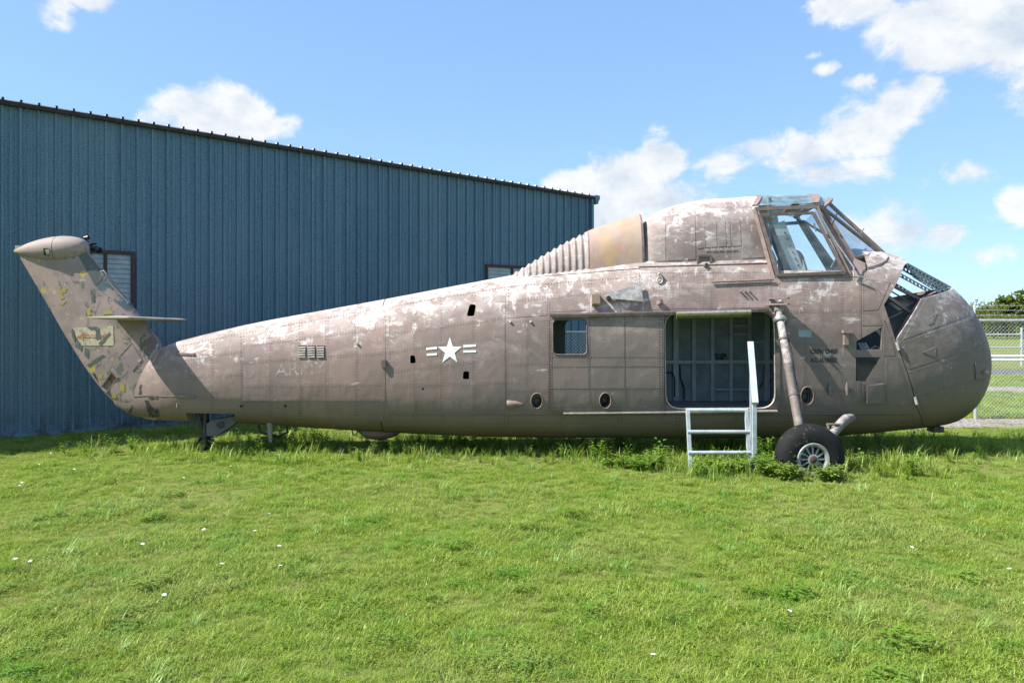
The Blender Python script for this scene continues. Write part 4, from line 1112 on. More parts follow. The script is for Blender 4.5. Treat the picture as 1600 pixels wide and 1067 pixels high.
# small fittings
def fit(fn, name, mat, parent=None, sm=40):
    w = MB(); fn(w); return w.build(name, M[mat], parent or body, sm)
a, n = hit(1030, 432); fit(lambda w: w.tube([a+V(.05*math.cos(t)*.7, -.05, -.05+.05*math.sin(t)*.9) for t in [i*math.pi/8 for i in range(18)]], .012, 8).tube([a+V(0, .01, .03), a+V(0, -.06, .02)], .025, 8), 'tie_down_ring', 'light_edge')
a, n = hit(1030, 474); fit(lambda w: w.bar(a+V(-.02, 0, 0), a+V(.02, -.06, .03), .05, .05), 'bracket', 'trim')
a, n = hit(930, 468); fit(lambda w: w.box(a+V(0, -.05, 0), (.11, .12, .14)), 'exhaust_stub', 'hood').data
fit(lambda w: w.box(a+V(0, -.052, -.065), (.09, .13, .02)), 'stub_lip', 'olive')
b = patch_mesh([(946, 463), (1001, 446), (1004, 473), (948, 468)], fbody, .07, .02, 6); link('lifting_plate', b, simple('bare_aluminium', (.30, .29, .275), .55, .2, .35, 14), body)
a, n = hit(950, 466); fit(lambda w: w.lathe([(0, .03), (.09, .03), (.09, 0)], a, (0, -1, 0), 12), 'plate_bolt', 'dark_metal')
fit(lambda w: w.tube([hit(x, y, fbody, .03)[0] for x, y in ((1112, 442), (1132, 441), (1160, 440), (1208, 438))], .014, 8), 'grab_rail', 'trim')
for i in range(3):
    a, n = hit(1157+i*7, 456); fit(lambda w: w.tube([a, a+n*.05], .012, 8), 'peg', 'trim')
for px, py in ((797, 503), (829, 503)):
    a, n = hit(px, py); fit(lambda w: w.tube([a, a+n*.03], .016, 8), 'peg', 'light_edge')
a, n = hit(600, 568); fit(lambda w: w.box(a+V(0, -.02, 0), (.06, .05, .11)), 'latch', 'dark_trim', tail)
a, n = hit(557, 536); fit(lambda w: w.tube([a, a+V(.03, -.03, -.02)], .015, 6), 'peg', 'dark_trim', tail)
b = MB(); a, n = hit(792, 631); b.lathe([(0, .05), (.02, .055), (.12, .045), (.20, .02), (.23, 0)], a+V(0, .0, 0), (1, -.06, 0), 16); b.build('blister', M['trim'], body, 50)
for px in (1295, 1322):
    a = hit(px, 596, fbody, .02)[0]; c = hit(px+.5, 616, fbody, .03)[0]; MB().tube([a, a.lerp(c, .55), a.lerp(c, .8), c], [.004, .026, .020, .018], 8).build('drain_mast', M['strut'], body, 50)
panel([(1352, 601), (1378, 599), (1378, 628), (1352, 629)], 'strut', body, fbody, .05, rows=False, name='step_plate')
a, n = hit(1320, 526); fit(lambda w: w.box(a+V(0, -.03, -.03), (.06, .06, .16)).box(a+V(.01, -.05, .07), (.12, .08, .04)), 'static_port', 'trim')
for y in (541, 625):
    a = hit(1401 if y == 541 else 1429, y, fbody, .02)[0]; MB().tube([a+V(-.01, 0, .05), a+V(.02, 0, -.05)], .02, 8).build('clamshell_hinge', M['light_edge'], nose, 40)
w = MB(); a = Vector((CX(1535), D-.04, CZ(566))); w.tube([a, a+V(.05, -.02, 0), a+V(.05, -.02, -.18), a+V(-.01, 0, -.19)], .010, 8); w.build('nose_handle', M['dark_metal'], nose, 50)
w = MB(); w.box((CX(1450), D-.2, CZ(667)), (.14, .2, .08)); w.build('nose_foot', M['dark_metal'], nose)
a, n = hit(1535, 581, fbody, .03); w = MB(); w.box(a, (.10, .05, .04)); w.build('latch', M['dark_trim'], nose)
# belly fittings
w = MB(); w.lathe([(-.35, .01), (-.2, .12), (0, .15), (.2, .10), (.34, .01)], (CX(594), D, CZ(672)), (1, 0, 0), 20); w.build('belly_blister', M['skin'], tail, 50)
w = MB(); w.tube([(CX(552), D-.1, CZ(668)), (CX(554), D-.1, CZ(678)), (CX(560), D-.1, CZ(676)), (CX(560), D-.1, CZ(668))], .01, 6); w.build('belly_loop', M['dark_metal'], tail)
w = MB(); a = Vector((CX(428), D-.2, CZ(655))); w.tube([a, a+V(.01, 0, -.30)], [.05, .022], 10); w.build('tie_down_leg', M['strut'], tail, 50)
w = MB(); w.tube([Vector((CX(404), D, CZ(664))), Vector((CX(408), D, CZ(676))), Vector((CX(435), D, CZ(682))), Vector((CX(449), D, CZ(675))), Vector((CX(448), D, CZ(660)))], .02, 8); w.build('bumper_loop', M['dark_metal'], tail, 50)
for px, py in ((446, 634), (377, 634)):
    a, n = hit(px, py); MB().lathe([(0, .02), (.004, .02), (.005, 0)], a+n*.006, n, 10).build('drain_hole', M['hole'], tail)
# tail wheel leg and fork
w = MB(); w.tube([(CX(322), D-.02, CZ(640)), (CX(321), D-.02, CZ(700))], .055, 12).tube([(CX(312), D-.1, CZ(642)), (CX(318), D-.06, CZ(668))], .03, 8); tg = w.build('tail_gear_leg', M['dark_metal'], heli, 50)
w = MB(); q = [(378, 647), (381, 653), (345, 678), (328, 679), (328, 660), (336, 655)]
for s in (-1, 1): w.poly([(CX(x), D+s*.13, CZ(y)) for x, y in q])
for i in range(6): j = (i+1) % 6; w.quad((CX(q[i][0]), D-.13, CZ(q[i][1])), (CX(q[j][0]), D-.13, CZ(q[j][1])), (CX(q[j][0]), D+.13, CZ(q[j][1])), (CX(q[i][0]), D+.13, CZ(q[i][1])))
yk = w.build('tail_gear_yoke', M['strut'], tg); yk.data.materials[0] = simple('grey_yoke', (.12, .115, .11), .6)
w = MB(); w.lathe([(0, .05), (.02, .05), (.021, 0)], (CX(350), D-.13, CZ(662)), (0, -1, 0), 14); w.build('yoke_bolt', M['dark_metal'], tg)
w = MB(); w.lathe([(-.06, .06), (-.07, .09), (-.04, .115), (0, .125), (.04, .115), (.07, .09), (.06, .06)], (CX(322), D, .10), (0, 1, 0), 24); w.build('tail_wheel', M['rubber'], tg, 50)

# ------------------------------------------------------------------ main landing gear
def gear(mm, lab):
    s = 1 if lab else -1
    Yw = 9.62; hub = P(1264.5, 715.5, Yw); top = hit(1213, 478)[0]+V(0, -.05, 0); foot = P(1249, 668, Yw+.12)
    strut = MB(); k = [top.lerp(foot, t) for t in (.06, .10, .105, .50, .505, .53, .535, 1)]
    strut.tube([mm(p) for p in k], [.045, .045, .050, .052, .060, .060, .056, .056], 16); so = strut.build('shock_strut', M['strut'], heli, 50)
    w = MB(); w.tube([mm(top+V(-.05, .08, .06)), mm(top.lerp(foot, .05))], .05, 8).tube([mm(top+V(.06, .05, .07)), mm(top.lerp(foot, .08))], .03, 8).lathe([(-.06, .045), (.06, .045)], mm(top.lerp(foot, .04)), (1, 0, 0), 12); w.build('upper_fitting', M['strut'], so, 50)
    w = MB(); c = top.lerp(foot, .10); ax = (mm(foot)-mm(top)).normalized()
    w.lathe([(0, .07), (.02, .085), (.05, .085), (.07, .07)], mm(c), ax, 16, True); w.build('strut_cap', M['steel'], so, 50)
    o_ = V(.064, -.02, .0); w = MB(); w.tube([mm(top.lerp(foot, t)+o_+V(.012*math.sin(t*19), 0, 0)) for t in (.12, .22, .32, .42, .52, .62, .72, .82, .92, 1.0)], .009, 6); w.build('brake_line', M['dark_metal'], so, 60)
    for t in (.28, .50, .74):
        w = MB(); w.lathe([(0, .050), (0, .063), (.028, .063), (.028, .050)], mm(top.lerp(foot, t)), (mm(foot)-mm(top)).normalized(), 16, True); w.build('clamp_ring', M['dark_trim'], so, 30)
    w = MB()
    for y0 in (.02, .10): w.bar(mm(top+V(-.12, .03, y0)), mm(top+V(.10, -.14, y0)), .10, .02)
    w.build('strut_bracket', M['trim'], so)
    w = MB(); e = [hit(1325, 652)[0]+V(-.01, .15, 0), hit(1325, 652)[0]+V(0, -.10, 0), P(1322, 655, D-1.1), P(1312, 664, Yw+.5), P(1296, 684, Yw+.16), P(1280, 704, Yw+.10)]
    w.tube([mm(p) for p in e], [.058, .060, .068, .062, .056, .052], 16); wo_ = w.build('axle_arm', M['strut'], heli, 50)
    w = MB(); w.tube([mm(P(1294, 664, Yw+.3)), mm(P(1294, 672, Yw+.3)), mm(P(1310, 670, Yw+.35))], .02, 8).tube([mm(P(1292, 663, Yw+.3)), mm(P(1312, 663, Yw+.36))], .015, 8); w.build('tow_lug', M['strut'], wo_, 50)
    # wheel, lying over a little and sunk in the turf
    c = mm(hub); axl = Vector((.02, -1*s, .03)).normalized(); Rr = .425
    prof = [(.11, .195), (.135, .215), (.145, .27), (.135, .33), (.105, .385), (.06, .415), (.05, .408), (.044, .416), (.012, .425), (.006, .417), (-.006, .417), (-.012, .425), (-.044, .416), (-.05, .408), (-.06, .415), (-.105, .385), (-.135, .33), (-.145, .27), (-.135, .215), (-.11, .195)]
    wh = MB(); wh.lathe(prof, c, axl, 64, True)
    zmin = .012
    wh.v = [(x, y+(0 if z > .06 else (.06-z)*.25*math.copysign(1, y-c.y)), max(z, zmin)) for x, y, z in wh.v]
    wo2 = wh.build('main_wheel', M['rubber'], heli, 40)
    w = MB(); w.lathe([(.10, .150), (.135, .165), (.142, .190), (.125, .205), (.09, .20), (.07, .155)], c, axl, 40, True); w.build('rim', M['dull_rim'], wo2, 40)
    w = MB(); w.lathe([(.06, .16), (.07, .10), (.075, .0)], c, axl, 32); w.build('wheel_disc', M['dark_metal'], wo2, 40)
    a = axl.cross(Vector((0, 0, 1))).normalized(); bb = axl.cross(a)
    for i in range(12):
        t = 2*math.pi*i/12; d = a*math.cos(t)+bb*math.sin(t); MB().bar(c+axl*.105+d*.055, c+axl*.095+d*.158, .018, .02, up=axl).build('spoke', M['dull_rim'], wo2)
    w = MB(); w.lathe([(.06, .07), (.12, .062), (.125, .045)], c, axl, 20); w.build('hub', M['dull_rim'], wo2, 40)
    w = MB(); w.lathe([(.10, .045), (.135, .042), (.145, .02), (.146, 0)], c, axl, 16); w.build('hub_cap', simple('rusty_hub', (.07, .04, .03), .8), wo2, 40)
gear(lambda p: p, 1); gear(mirror, 0)

# ------------------------------------------------------------------ markings
def map_mesh(name, verts, faces, mat, off=.009, parent=None, surf=fbody):
    b = MB(); b.f = faces; b.v = [tuple(hit(x, y, surf, off)[0]) for x, y in verts]
    return b.build(name, M[mat], parent or body, 0, fix=False)
star = []
for i in range(10):
    r = 20.5 if i % 2 == 0 else 8.2; t = -math.pi/2+i*math.pi/5; star.append((703+r*math.cos(t)*.97, 548.5+r*math.sin(t)*1.06))
v_, f_ = fan(star, 703, 548.5); map_mesh('star_insignia', v_, f_, 'white')
for q in ([(666, 543.5), (683, 541.5), (683, 545.5), (666, 547)], [(667, 552.5), (683, 551.5), (683, 555), (667, 556)], [(724, 539), (744, 538), (744, 541.5), (724, 543)], [(724, 547.5), (744, 547), (744, 550.5), (724, 551)]):
    link('insignia_bar', patch_mesh(q, fbody, .009, .004, 5), M['white'], body)
def text(s, x0, x1, yb, h, mat, name, parent=None, off=.009, slope=0.0, fat=.018):
    cu = bpy.data.curves.new('t', 'FONT'); cu.body = s; cu.size = 1; cu.resolution_u = 3; cu.offset = fat
    o = bpy.data.objects.new('t', cu); C.objects.link(o); bpy.context.view_layer.update()
    m = bpy.data.meshes.new_from_object(o.evaluated_get(bpy.context.evaluated_depsgraph_get())); bpy.data.objects.remove(o)
    xs = [v.co.x for v in m.vertices]; ys = [v.co.y for v in m.vertices]; X0, X1, Y0, Y1 = min(xs), max(xs), min(ys), max(ys)
    for v in m.vertices:
        px = x0+(v.co.x-X0)/(X1-X0)*(x1-x0); py = yb-(v.co.y-Y0)/(Y1-Y0)*h+slope*(px-x0)
        v.co = hit(px, py, fbody, off)[0]
    m.name = name; m.materials.clear(); return link(name, m, M[mat], parent or body)
text('CREW CHIEF', 1266, 1308.5, 552.5, 7.4, 'black_ink', 'stencil_lettering', off=.007, fat=.032)
text('A.C. ALVAREZ', 1266, 1307.5, 566, 7, 'black_ink', 'stencil_lettering', off=.007, fat=.032)
def worn_white():
    m = NT('worn_white_lettering'); co = m.coords(); n = m.noise(co, 14, 6, .7); sp = m.n('ShaderNodeSeparateXYZ'); m.l(co, sp.inputs[0])
    k = m.ramp(sp.outputs[0], CX(380), CX(500), .0, .12)
    f = m.ramp(m.math('ADD', n, k), .56, .70, 0, .55)
    m.principled(m.mix(f, (.235, .175, .152), (.50, .48, .44)), .6); return m.m
M['worn_white'] = worn_white()
text('U S ARMY', 381, 509, 591, 20, 'worn_white', 'faded_lettering', tail, .0050, -.055, 0.0)

# ------------------------------------------------------------------ boarding steps
st = empty('boarding_steps', P(1128, 735, 9.95).to_2d().to_3d(), 'pale blue-grey boarding steps with a handrail at the open cabin door', 'steps')
Yn, Yf = 9.85, 10.32
def SP(px, py, Y): return P(px, py, Y)
xl, xr = SP(1079, 700, Yn).x, SP(1172, 700, Yn).x
zt_ = SP(1120, 641, Yf-.2).z
for x in (xl, xr):
    w = MB(); w.bar((x, Yn, -.03), (x, Yn+.16, zt_+.01), .042, .05, up=(0, 1, 0)); w.build('front_post', M['ladder'], st)
for i, (y, Y) in enumerate(((641, Yn+.16), (674.5, Yn+.09), (707, Yn+.03))):
    z = SP(1120, y, Y).z; w = MB(); w.tube([(xl-.02, Y, z), (xr+.02, Y, z)], .024, 10); w.build('tread', M['ladder'], st)
xh = xr+.055
pN = SP(1180, 630, 9.72); pF = SP(1172.5, 535, 10.35)
w = MB(); w.bar(pN, pF, .075, .04); w.build('handrail', M['ladder'], st)
w = MB(); w.bar((pN.x, pN.y+.04, -.03), (pN.x, pN.y+.04, pN.z), .05, .045, up=(0, 1, 0)); w.build('handrail_post', M['ladder'], st)
w = MB(); w.bar((pF.x, pF.y-.05, -.03), (pF.x, pF.y-.05, pF.z-.05), .04, .04, up=(0, 1, 0)); w.build('handrail_post', M['ladder'], st)

# ------------------------------------------------------------------ fences
def chain_fence(pts, ht, label, barbed, step=3.0, cell=.072, wr=.0023):
    root = empty('chain_link_fence', pts[0], label, 'fence'); b = MB()
    L = Vector((0, 0, 0))
    for k in range(len(pts)-1):
        a, c = Vector(pts[k]), Vector(pts[k+1]); d = c-a; ln = d.length; d.normalize()
        n = max(1, round(ln/step))
        for i in range(n+(k == len(pts)-2)):
            p = a+d*(ln*i/n); w = MB(); w.tube([p+V(0, 0, -.05), p+V(0, 0, ht+.03)], .03, 10); po_ = w.build('post', M['galv'], root, 50)
            if barbed:
                w = MB(); w.bar(p+V(0, 0, ht), p+V(.05, .13, ht+.30), .03, .02); w.build('barb_arm', M['galv'], po_)
        w = MB(); w.tube([a+V(0, 0, ht), c+V(0, 0, ht)], .026, 10); w.build('top_rail', M['galv'], root, 50)
        if barbed:
            for q in (.10, .20, .29):
                w = MB(); o = V(.05*q/.3, .13*q/.3, ht+q); pp = [a+o+d*(ln*i/40)+V(0, 0, -.01*math.sin(math.pi*((i*n/40) % 1))) for i in range(41)]; w.tube(pp, .0035, 4)
                i = 0
                while i*.13 < ln: x = a+o+d*(i*.13); w.bar(x+V(-.012, 0, -.015), x+V(.012, 0, .015), .006, .006); i += 1
                w.build('barbed_wire', M['galv'], root, fix=False)
        rows = int(ht/(cell/2)); cnt = int(ln/cell)
        for i in range(cnt+1):
            for r in range(rows):
                x0 = (i+(.5 if (r % 2) else 0))*cell; x1 = (i+(0 if (r % 2) else .5))*cell
                for xa, xb, oo in ((x0, x1, .002), (x0, x0-(x1-x0), -.002)):
                    p0, p1 = a+d*xa+V(0, oo, .02+r*cell/2), a+d*xb+V(0, oo, .02+(r+1)*cell/2)
                    t = (p1-p0).normalized(); s1_ = d.cross(Vector((0, 0, 1))); u = t.cross(s1_)*wr; v = s1_*wr; j = len(b.v)
                    for p in (p0, p1): b.v += [tuple(p+u), tuple(p-u*.5+v), tuple(p-u*.5-v)]
                    b.f += [(j, j+1, j+4, j+3), (j+1, j+2, j+5, j+4), (j+2, j, j+3, j+5)]
    o = b.build('wire_mesh', M['wire'], root, fix=False); o['kind'] = 'stuff'
chain_fence([(8.95, 15.15, 0), (13.0, 15.1, 0)], 1.905, 'galvanised chain-link fence with barbed wire beyond the helicopter nose', True, 4.05)
chain_fence([(.6, 20.0, 0), (4.6, 19.6, 0)], 1.63, 'low chain-link fence seen through the cabin window', False, 2.0, .085, .0042)
pf = empty('pipe_fence', (20, 34, 0), 'far white pipe rail fence across the field behind the chain-link', 'fence')
for x in np.arange(10.4, 46, 3.9):
    w = MB(); w.tube([(x, 34, -.05), (x, 34, 1.66)], .05, 10); w.build('post', M['galv'], pf, 50)
for z in (1.36, .80):
    w = MB(); w.tube([(8, 34, z), (50, 34, z)], .035, 8); w.build('rail', M['galv'], pf, 50)
gf = empty('guard_rail', (20, 32, 0), 'double white guard rail standing along the far road edge', 'guard rail')
for z in (.50, .34):
    w = MB(); w.tube([(8, 32.2, z), (50, 32.2, z)], .055, 10); w.build('rail', M['white'], gf, 50)
for x in np.arange(9.3, 50, 3.0):
    w = MB(); w.tube([(x, 32.27, -.05), (x, 32.27, .55)], .04, 8); w.build('post', M['galv'], gf, 50)

# ------------------------------------------------------------------ power lines
pole_x = []
def pole(x, y, h, label):
    p = empty('utility_pole', (x, y, 0), label, 'pole'); w = MB(); w.tube([(x, y, -.2), (x, y, h)], [.17, .11], 12); w.build('shaft', M['strut'], p, 50).data.materials[0] = simple('grey_pole_wood', (.16, .12, .09), .9)
    w = MB(); w.bar((x-.9, y, h-.4), (x+.9, y, h-.4), .1, .12); w.build('crossarm', M['dark_trim'], p)
def cable(p0, p1, sag, label, r=.010):
    w = MB(); a, c = Vector(p0), Vector(p1); w.tube([a.lerp(c, i/40)+V(0, 0, -sag*4*(i/40)*(1-i/40)) for i in range(41)], r, 5)
    tag(w.build('power_line', M['galv'], None, 60, fix=False), label, 'cable')
c0, c1 = P(640, 330, 75), P(1900, 175, 55)
pole(P(1900, 505, 55).x, 55, c1.z+.5, 'wooden utility pole beyond the right edge'); pole(P(640, 505, 75).x, 75, c0.z+.5, 'wooden utility pole behind the blue building')
cable(P(640, 325, 75), P(1900, 172, 55), .5, 'uppermost thin power line crossing the sky above the cockpit')
cable(P(640, 345, 75), P(1900, 192, 55), .5, 'second thin power line just below the uppermost one')
cable(P(640, 420, 75), P(1900, 318, 55), .5, 'lowest thin power line passing behind the windscreen')

# ------------------------------------------------------------------ trees
def leaf_material(name, c1, c2):
    m = NT(name); geo = m.n('ShaderNodeNewGeometry'); r = geo.outputs['Random Per Island']
    col = m.mix(r, c1, c2)
    d = m.n('ShaderNodeBsdfDiffuse'); m.l(col, d.inputs[0]); t = m.n('ShaderNodeBsdfTranslucent'); m.l(m.mix(.5, col, (.12, .18, .01)), t.inputs[0])
    x = m.n('ShaderNodeMixShader'); x.inputs[0].default_value = .3; m.l(d.outputs[0], x.inputs[1]); m.l(t.outputs[0], x.inputs[2]); m.l(x.outputs[0], m.out.inputs[0]); return m.m
M['leaf_a'] = leaf_material('tree_leaves', (.045, .075, .015), (.11, .135, .03)); M['leaf_b'] = leaf_material('pale_tree_leaves', (.075, .10, .03), (.15, .16, .05))
M['bark'] = simple('bark', (.11, .085, .06), .9, 0, .3, 5)
def tree(x, y, h, r, mat, label, n=2600):
    root = empty('field_tree', (x, y, 0), label, 'tree', 'trees on the far side of the field'); rs = np.random.default_rng(int(x*10+y))
    w = MB(); base = Vector((x, y, -.1)); w.tube([base, base+V(.1, 0, h*.25), base+V(-.1, .1, h*.6)], [.05*h*.6, .035*h*.6, .012*h], 8)
    for i in range(6):
        a = rs.uniform(0, 6.28); w.tube([base+V(0, 0, h*(.2+.05*i)), base+V(math.cos(a)*r*.35, math.sin(a)*r*.35, h*(.38+.05*i)), base+V(math.cos(a)*r*.7, math.sin(a)*r*.7, h*(.5+.05*i))], [.02*h, .013*h, .004*h], 6)
    w.build('trunk', M['bark'], root, 50)
    cl = [(rs.uniform(-.75, .75)*r, rs.uniform(-.75, .75)*r, h*rs.uniform(.30, .86), r*rs.uniform(.26, .48)) for _ in range(22)]
    b = MB()
    for i in range(n):
        cx, cy, cz, cr = cl[int(rs.integers(len(cl)))]; d = Vector(rs.normal(size=3)).normalized()*cr*rs.uniform(.55, 1.08); d.z *= .75
        p = Vector((x+cx, y+cy, cz))+d; s = h*rs.uniform(.028, .055); u = Vector(rs.normal(size=3)).normalized(); v_ = u.orthogonal().normalized()
        b.quad(p-u*s-v_*s*.6, p+u*s-v_*s*.6, p+u*s+v_*s*.6, p-u*s+v_*s*.6)
    b.build('crown', mat, root, fix=False)
for (px, py, yy, rr, mt, lab) in ((1598, 459, 105, 3.6, 'leaf_a', 'tallest rounded green tree at the right edge of the photo'), (1540, 479, 112, 4.0, 'leaf_b', 'pale green tree just right of the helicopter nose'), (1566, 482, 118, 3.5, 'leaf_b', 'low pale tree between two fuller trees'), (1522, 484, 120, 3.5, 'leaf_a', 'green tree half hidden behind the nose')):
    p = P(px, py, yy); tree(p.x, yy, p.z*1.04, rr, M[mt], lab)
hs = np.random.default_rng(3)
for i in range(4):
    p = P(1531+i*21, 489, 96+hs.uniform(-4, 4)); tree(p.x, p.y, p.z*hs.uniform(.85, 1.15), 2.6, M['leaf_a' if i % 2 else 'leaf_b'], ['first low bush from the helicopter nose, in front of the far trees', 'second low bush from the helicopter nose, in front of the far trees', 'third low bush from the helicopter nose, in front of the far trees', 'low bush nearest the right edge, in front of the far trees'][i], 900)

# ------------------------------------------------------------------ grass
def blade_material(name, c1, c2, c3):
    m = NT(name); co = m.coords('Position'); r = m.rand()
    isl = m.n('ShaderNodeNewGeometry').outputs['Random Per Island']
    col = m.mix(isl, c1, c2)
    col = m.mix(m.ramp(r, .3, 1, 0, .45), col, c3)
    big = m.noise(co, .45, 4, .6); med = m.noise(m.coords('Position', loc=(5, 9, 0)), 1.7, 5, .65); sm = m.noise(m.coords('Position', loc=(2, 4, 0)), 4.5, 4, .6)
    col = m.mix(m.ramp(big, .46, .64, 0, .6), col, m.mix(.5, col, (.33, .37, .15)))
    col = m.mix(m.ramp(med, .50, .62, 0, .8), col, m.mix(1.0, col, (.66, .90, .72), 'MULTIPLY'))
    col = m.mix(m.ramp(sm, .58, .70, 0, .5), col, m.mix(.6, col, (.30, .25, .11)))
    d = m.n('ShaderNodeBsdfDiffuse'); m.l(col, d.inputs[0]); t = m.n('ShaderNodeBsdfTranslucent'); m.l(m.mix(.6, col, (.20, .26, .012)), t.inputs[0])
    x = m.n('ShaderNodeMixShader'); x.inputs[0].default_value = .45; m.l(d.outputs[0], x.inputs[1]); m.l(t.outputs[0], x.inputs[2])
    g_ = m.n('ShaderNodeBsdfGlossy'); g_.inputs['Roughness'].default_value = .45; g_.inputs[0].default_value = (.8, .9, .7, 1); y = m.n('ShaderNodeMixShader'); y.inputs[0].default_value = .035
    m.l(x.outputs[0], y.inputs[1]); m.l(g_.outputs[0], y.inputs[2]); m.l(y.outputs[0], m.out.inputs[0]); return m.m
M['blade'] = blade_material('grass_blades', (.215, .315, .028), (.355, .475, .068), (.44, .49, .14))
M['tuft'] = blade_material('blue_green_tufts', (.16, .30, .04), (.29, .46, .09), (.36, .50, .15))
M['straw'] = blade_material('dry_straw', (.26, .22, .09), (.36, .31, .15), (.22, .22, .07))
M['weed'] = blade_material('weed_leaves', (.12, .235, .022), (.21, .35, .04), (.26, .36, .06))
def blade(b, p, ang, h, lean, w, seg=3):
    d = Vector((math.cos(ang), math.sin(ang), 0)); s = Vector((-d.y, d.x, 0)); i = len(b.v)
    for k in range(seg):
        t = k/seg; c = Vector(p)+d*lean*t*t+V(0, 0, h*(t-.25*t*t*min(1, lean/h))); ww = w*(1-t*.55); b.v += [tuple(c-s*ww), tuple(c+s*ww)]
    c = Vector(p)+d*lean+V(0, 0, h*(1-.25*min(1, lean/h))); b.v.append(tuple(c))
    for k in range(seg-1): b.f.append((i+2*k, i+2*k+1, i+2*k+3, i+2*k+2))
    b.f.append((i+2*seg-2, i+2*seg-1, i+2*seg))
def leaf(b, p, d, up, L, w):
    d = Vector(d).normalized(); s = d.cross(Vector(up)).normalized(); n = s.cross(d); i = len(b.v); p = Vector(p)
    b.v += [tuple(p), tuple(p+d*L*.4-s*w+n*w*.3), tuple(p+d*L*.5-n*.0), tuple(p+d*L*.4+s*w+n*w*.3), tuple(p+d*L-n*L*.12)]
    b.f += [(i, i+1, i+2), (i, i+2, i+3), (i+1, i+4, i+2), (i+2, i+4, i+3)]
protos = bpy.data.collections.new('grass_clumps')       # kept out of the scene
tall = bpy.data.collections.new('tall_clumps'); tufts = bpy.data.collections.new('tuft_clumps')
def proto(b, mat, coll):
    m = b.mesh('clump', fix=False); m.materials.append(M[mat]); o = bpy.data.objects.new('clump', m); coll.objects.link(o)
for k in range(13):
    b = MB(); lay = rng.uniform(0, 6.28)
    for i in range(34):
        r = .075*math.sqrt(rng.random()); a = rng.uniform(0, 6.28); h = rng.uniform(.016, .05)*(1.35 if k % 4 == 0 else 1)
        blade(b, (r*math.cos(a), r*math.sin(a), -.004), lay+rng.normal()*1.3, h, h*rng.uniform(.3, 1.7), rng.uniform(.0014, .0030))
    proto(b, 'blade', protos)
b = MB()
for i in range(16):
    r = .06*math.sqrt(rng.random()); a = rng.uniform(0, 6.28); h = rng.uniform(.02, .05); blade(b, (r*math.cos(a), r*math.sin(a), -.004), rng.uniform(0, 6.28), h, h*rng.uniform(.6, 2.0), .0016)
proto(b, 'straw', protos)
for k in range(1):     # clover and broad-leaved weeds
    b = MB()
    for i in range(20):
        r = .07*math.sqrt(rng.random()); a = rng.uniform(0, 6.28); h = rng.uniform(.02, .045); p = V(r*math.cos(a), r*math.sin(a), h)
        for q in range(3):
            t = a+q*2.1+i; leaf(b, p, (math.cos(t), math.sin(t), .15), (0, 0, 1), .013, .005)
    proto(b, 'weed', protos)
for k in range(6):
    b = MB(); lay = rng.uniform(0, 6.28)
    for i in range(26):
        r = .05*math.sqrt(rng.random()); a = rng.uniform(0, 6.28); h = rng.uniform(.05, .13); blade(b, (r*math.cos(a), r*math.sin(a), -.004), a+rng.normal()*.5 if k % 2 else lay+rng.normal()*.8, h, h*rng.uniform(.4, 1.5), rng.uniform(.0018, .0036), 4)
    proto(b, 'tuft', tufts)
b = MB()
for i in range(60):
    r = .11*math.sqrt(rng.random()); a = rng.uniform(0, 6.28); p = V(r*math.cos(a), r*math.sin(a), rng.uniform(.02, .06))
    for q in range(3): t = a+q*2.1+i; leaf(b, p, (math.cos(t), math.sin(t), .2), (0, 0, 1), .02, .008)
proto(b, 'weed', tufts)
for k in range(5):
    b = MB()
    for i in range(22):
        r = .08*math.sqrt(rng.random()); a = rng.uniform(0, 6.28); h = rng.uniform(.10, .26); blade(b, (r*math.cos(a), r*math.sin(a), -.004), rng.uniform(0, 6.28), h, h*rng.uniform(.15, .9), rng.uniform(.003, .006), 4)
    proto(b, 'blade', tall)
for k in range(2):
    b = MB()
    for i in range(10):
        a = rng.uniform(0, 6.28); h = rng.uniform(.12, .24); top = V(.06*math.cos(a), .06*math.sin(a), h)
        for q in range(9):
            t = q/8; leaf(b, top*t+V(0, 0, .02), (math.cos(a+q*2.4), math.sin(a+q*2.4), .35), (0, 0, 1), .05, .013)
    proto(b, 'weed', tall)
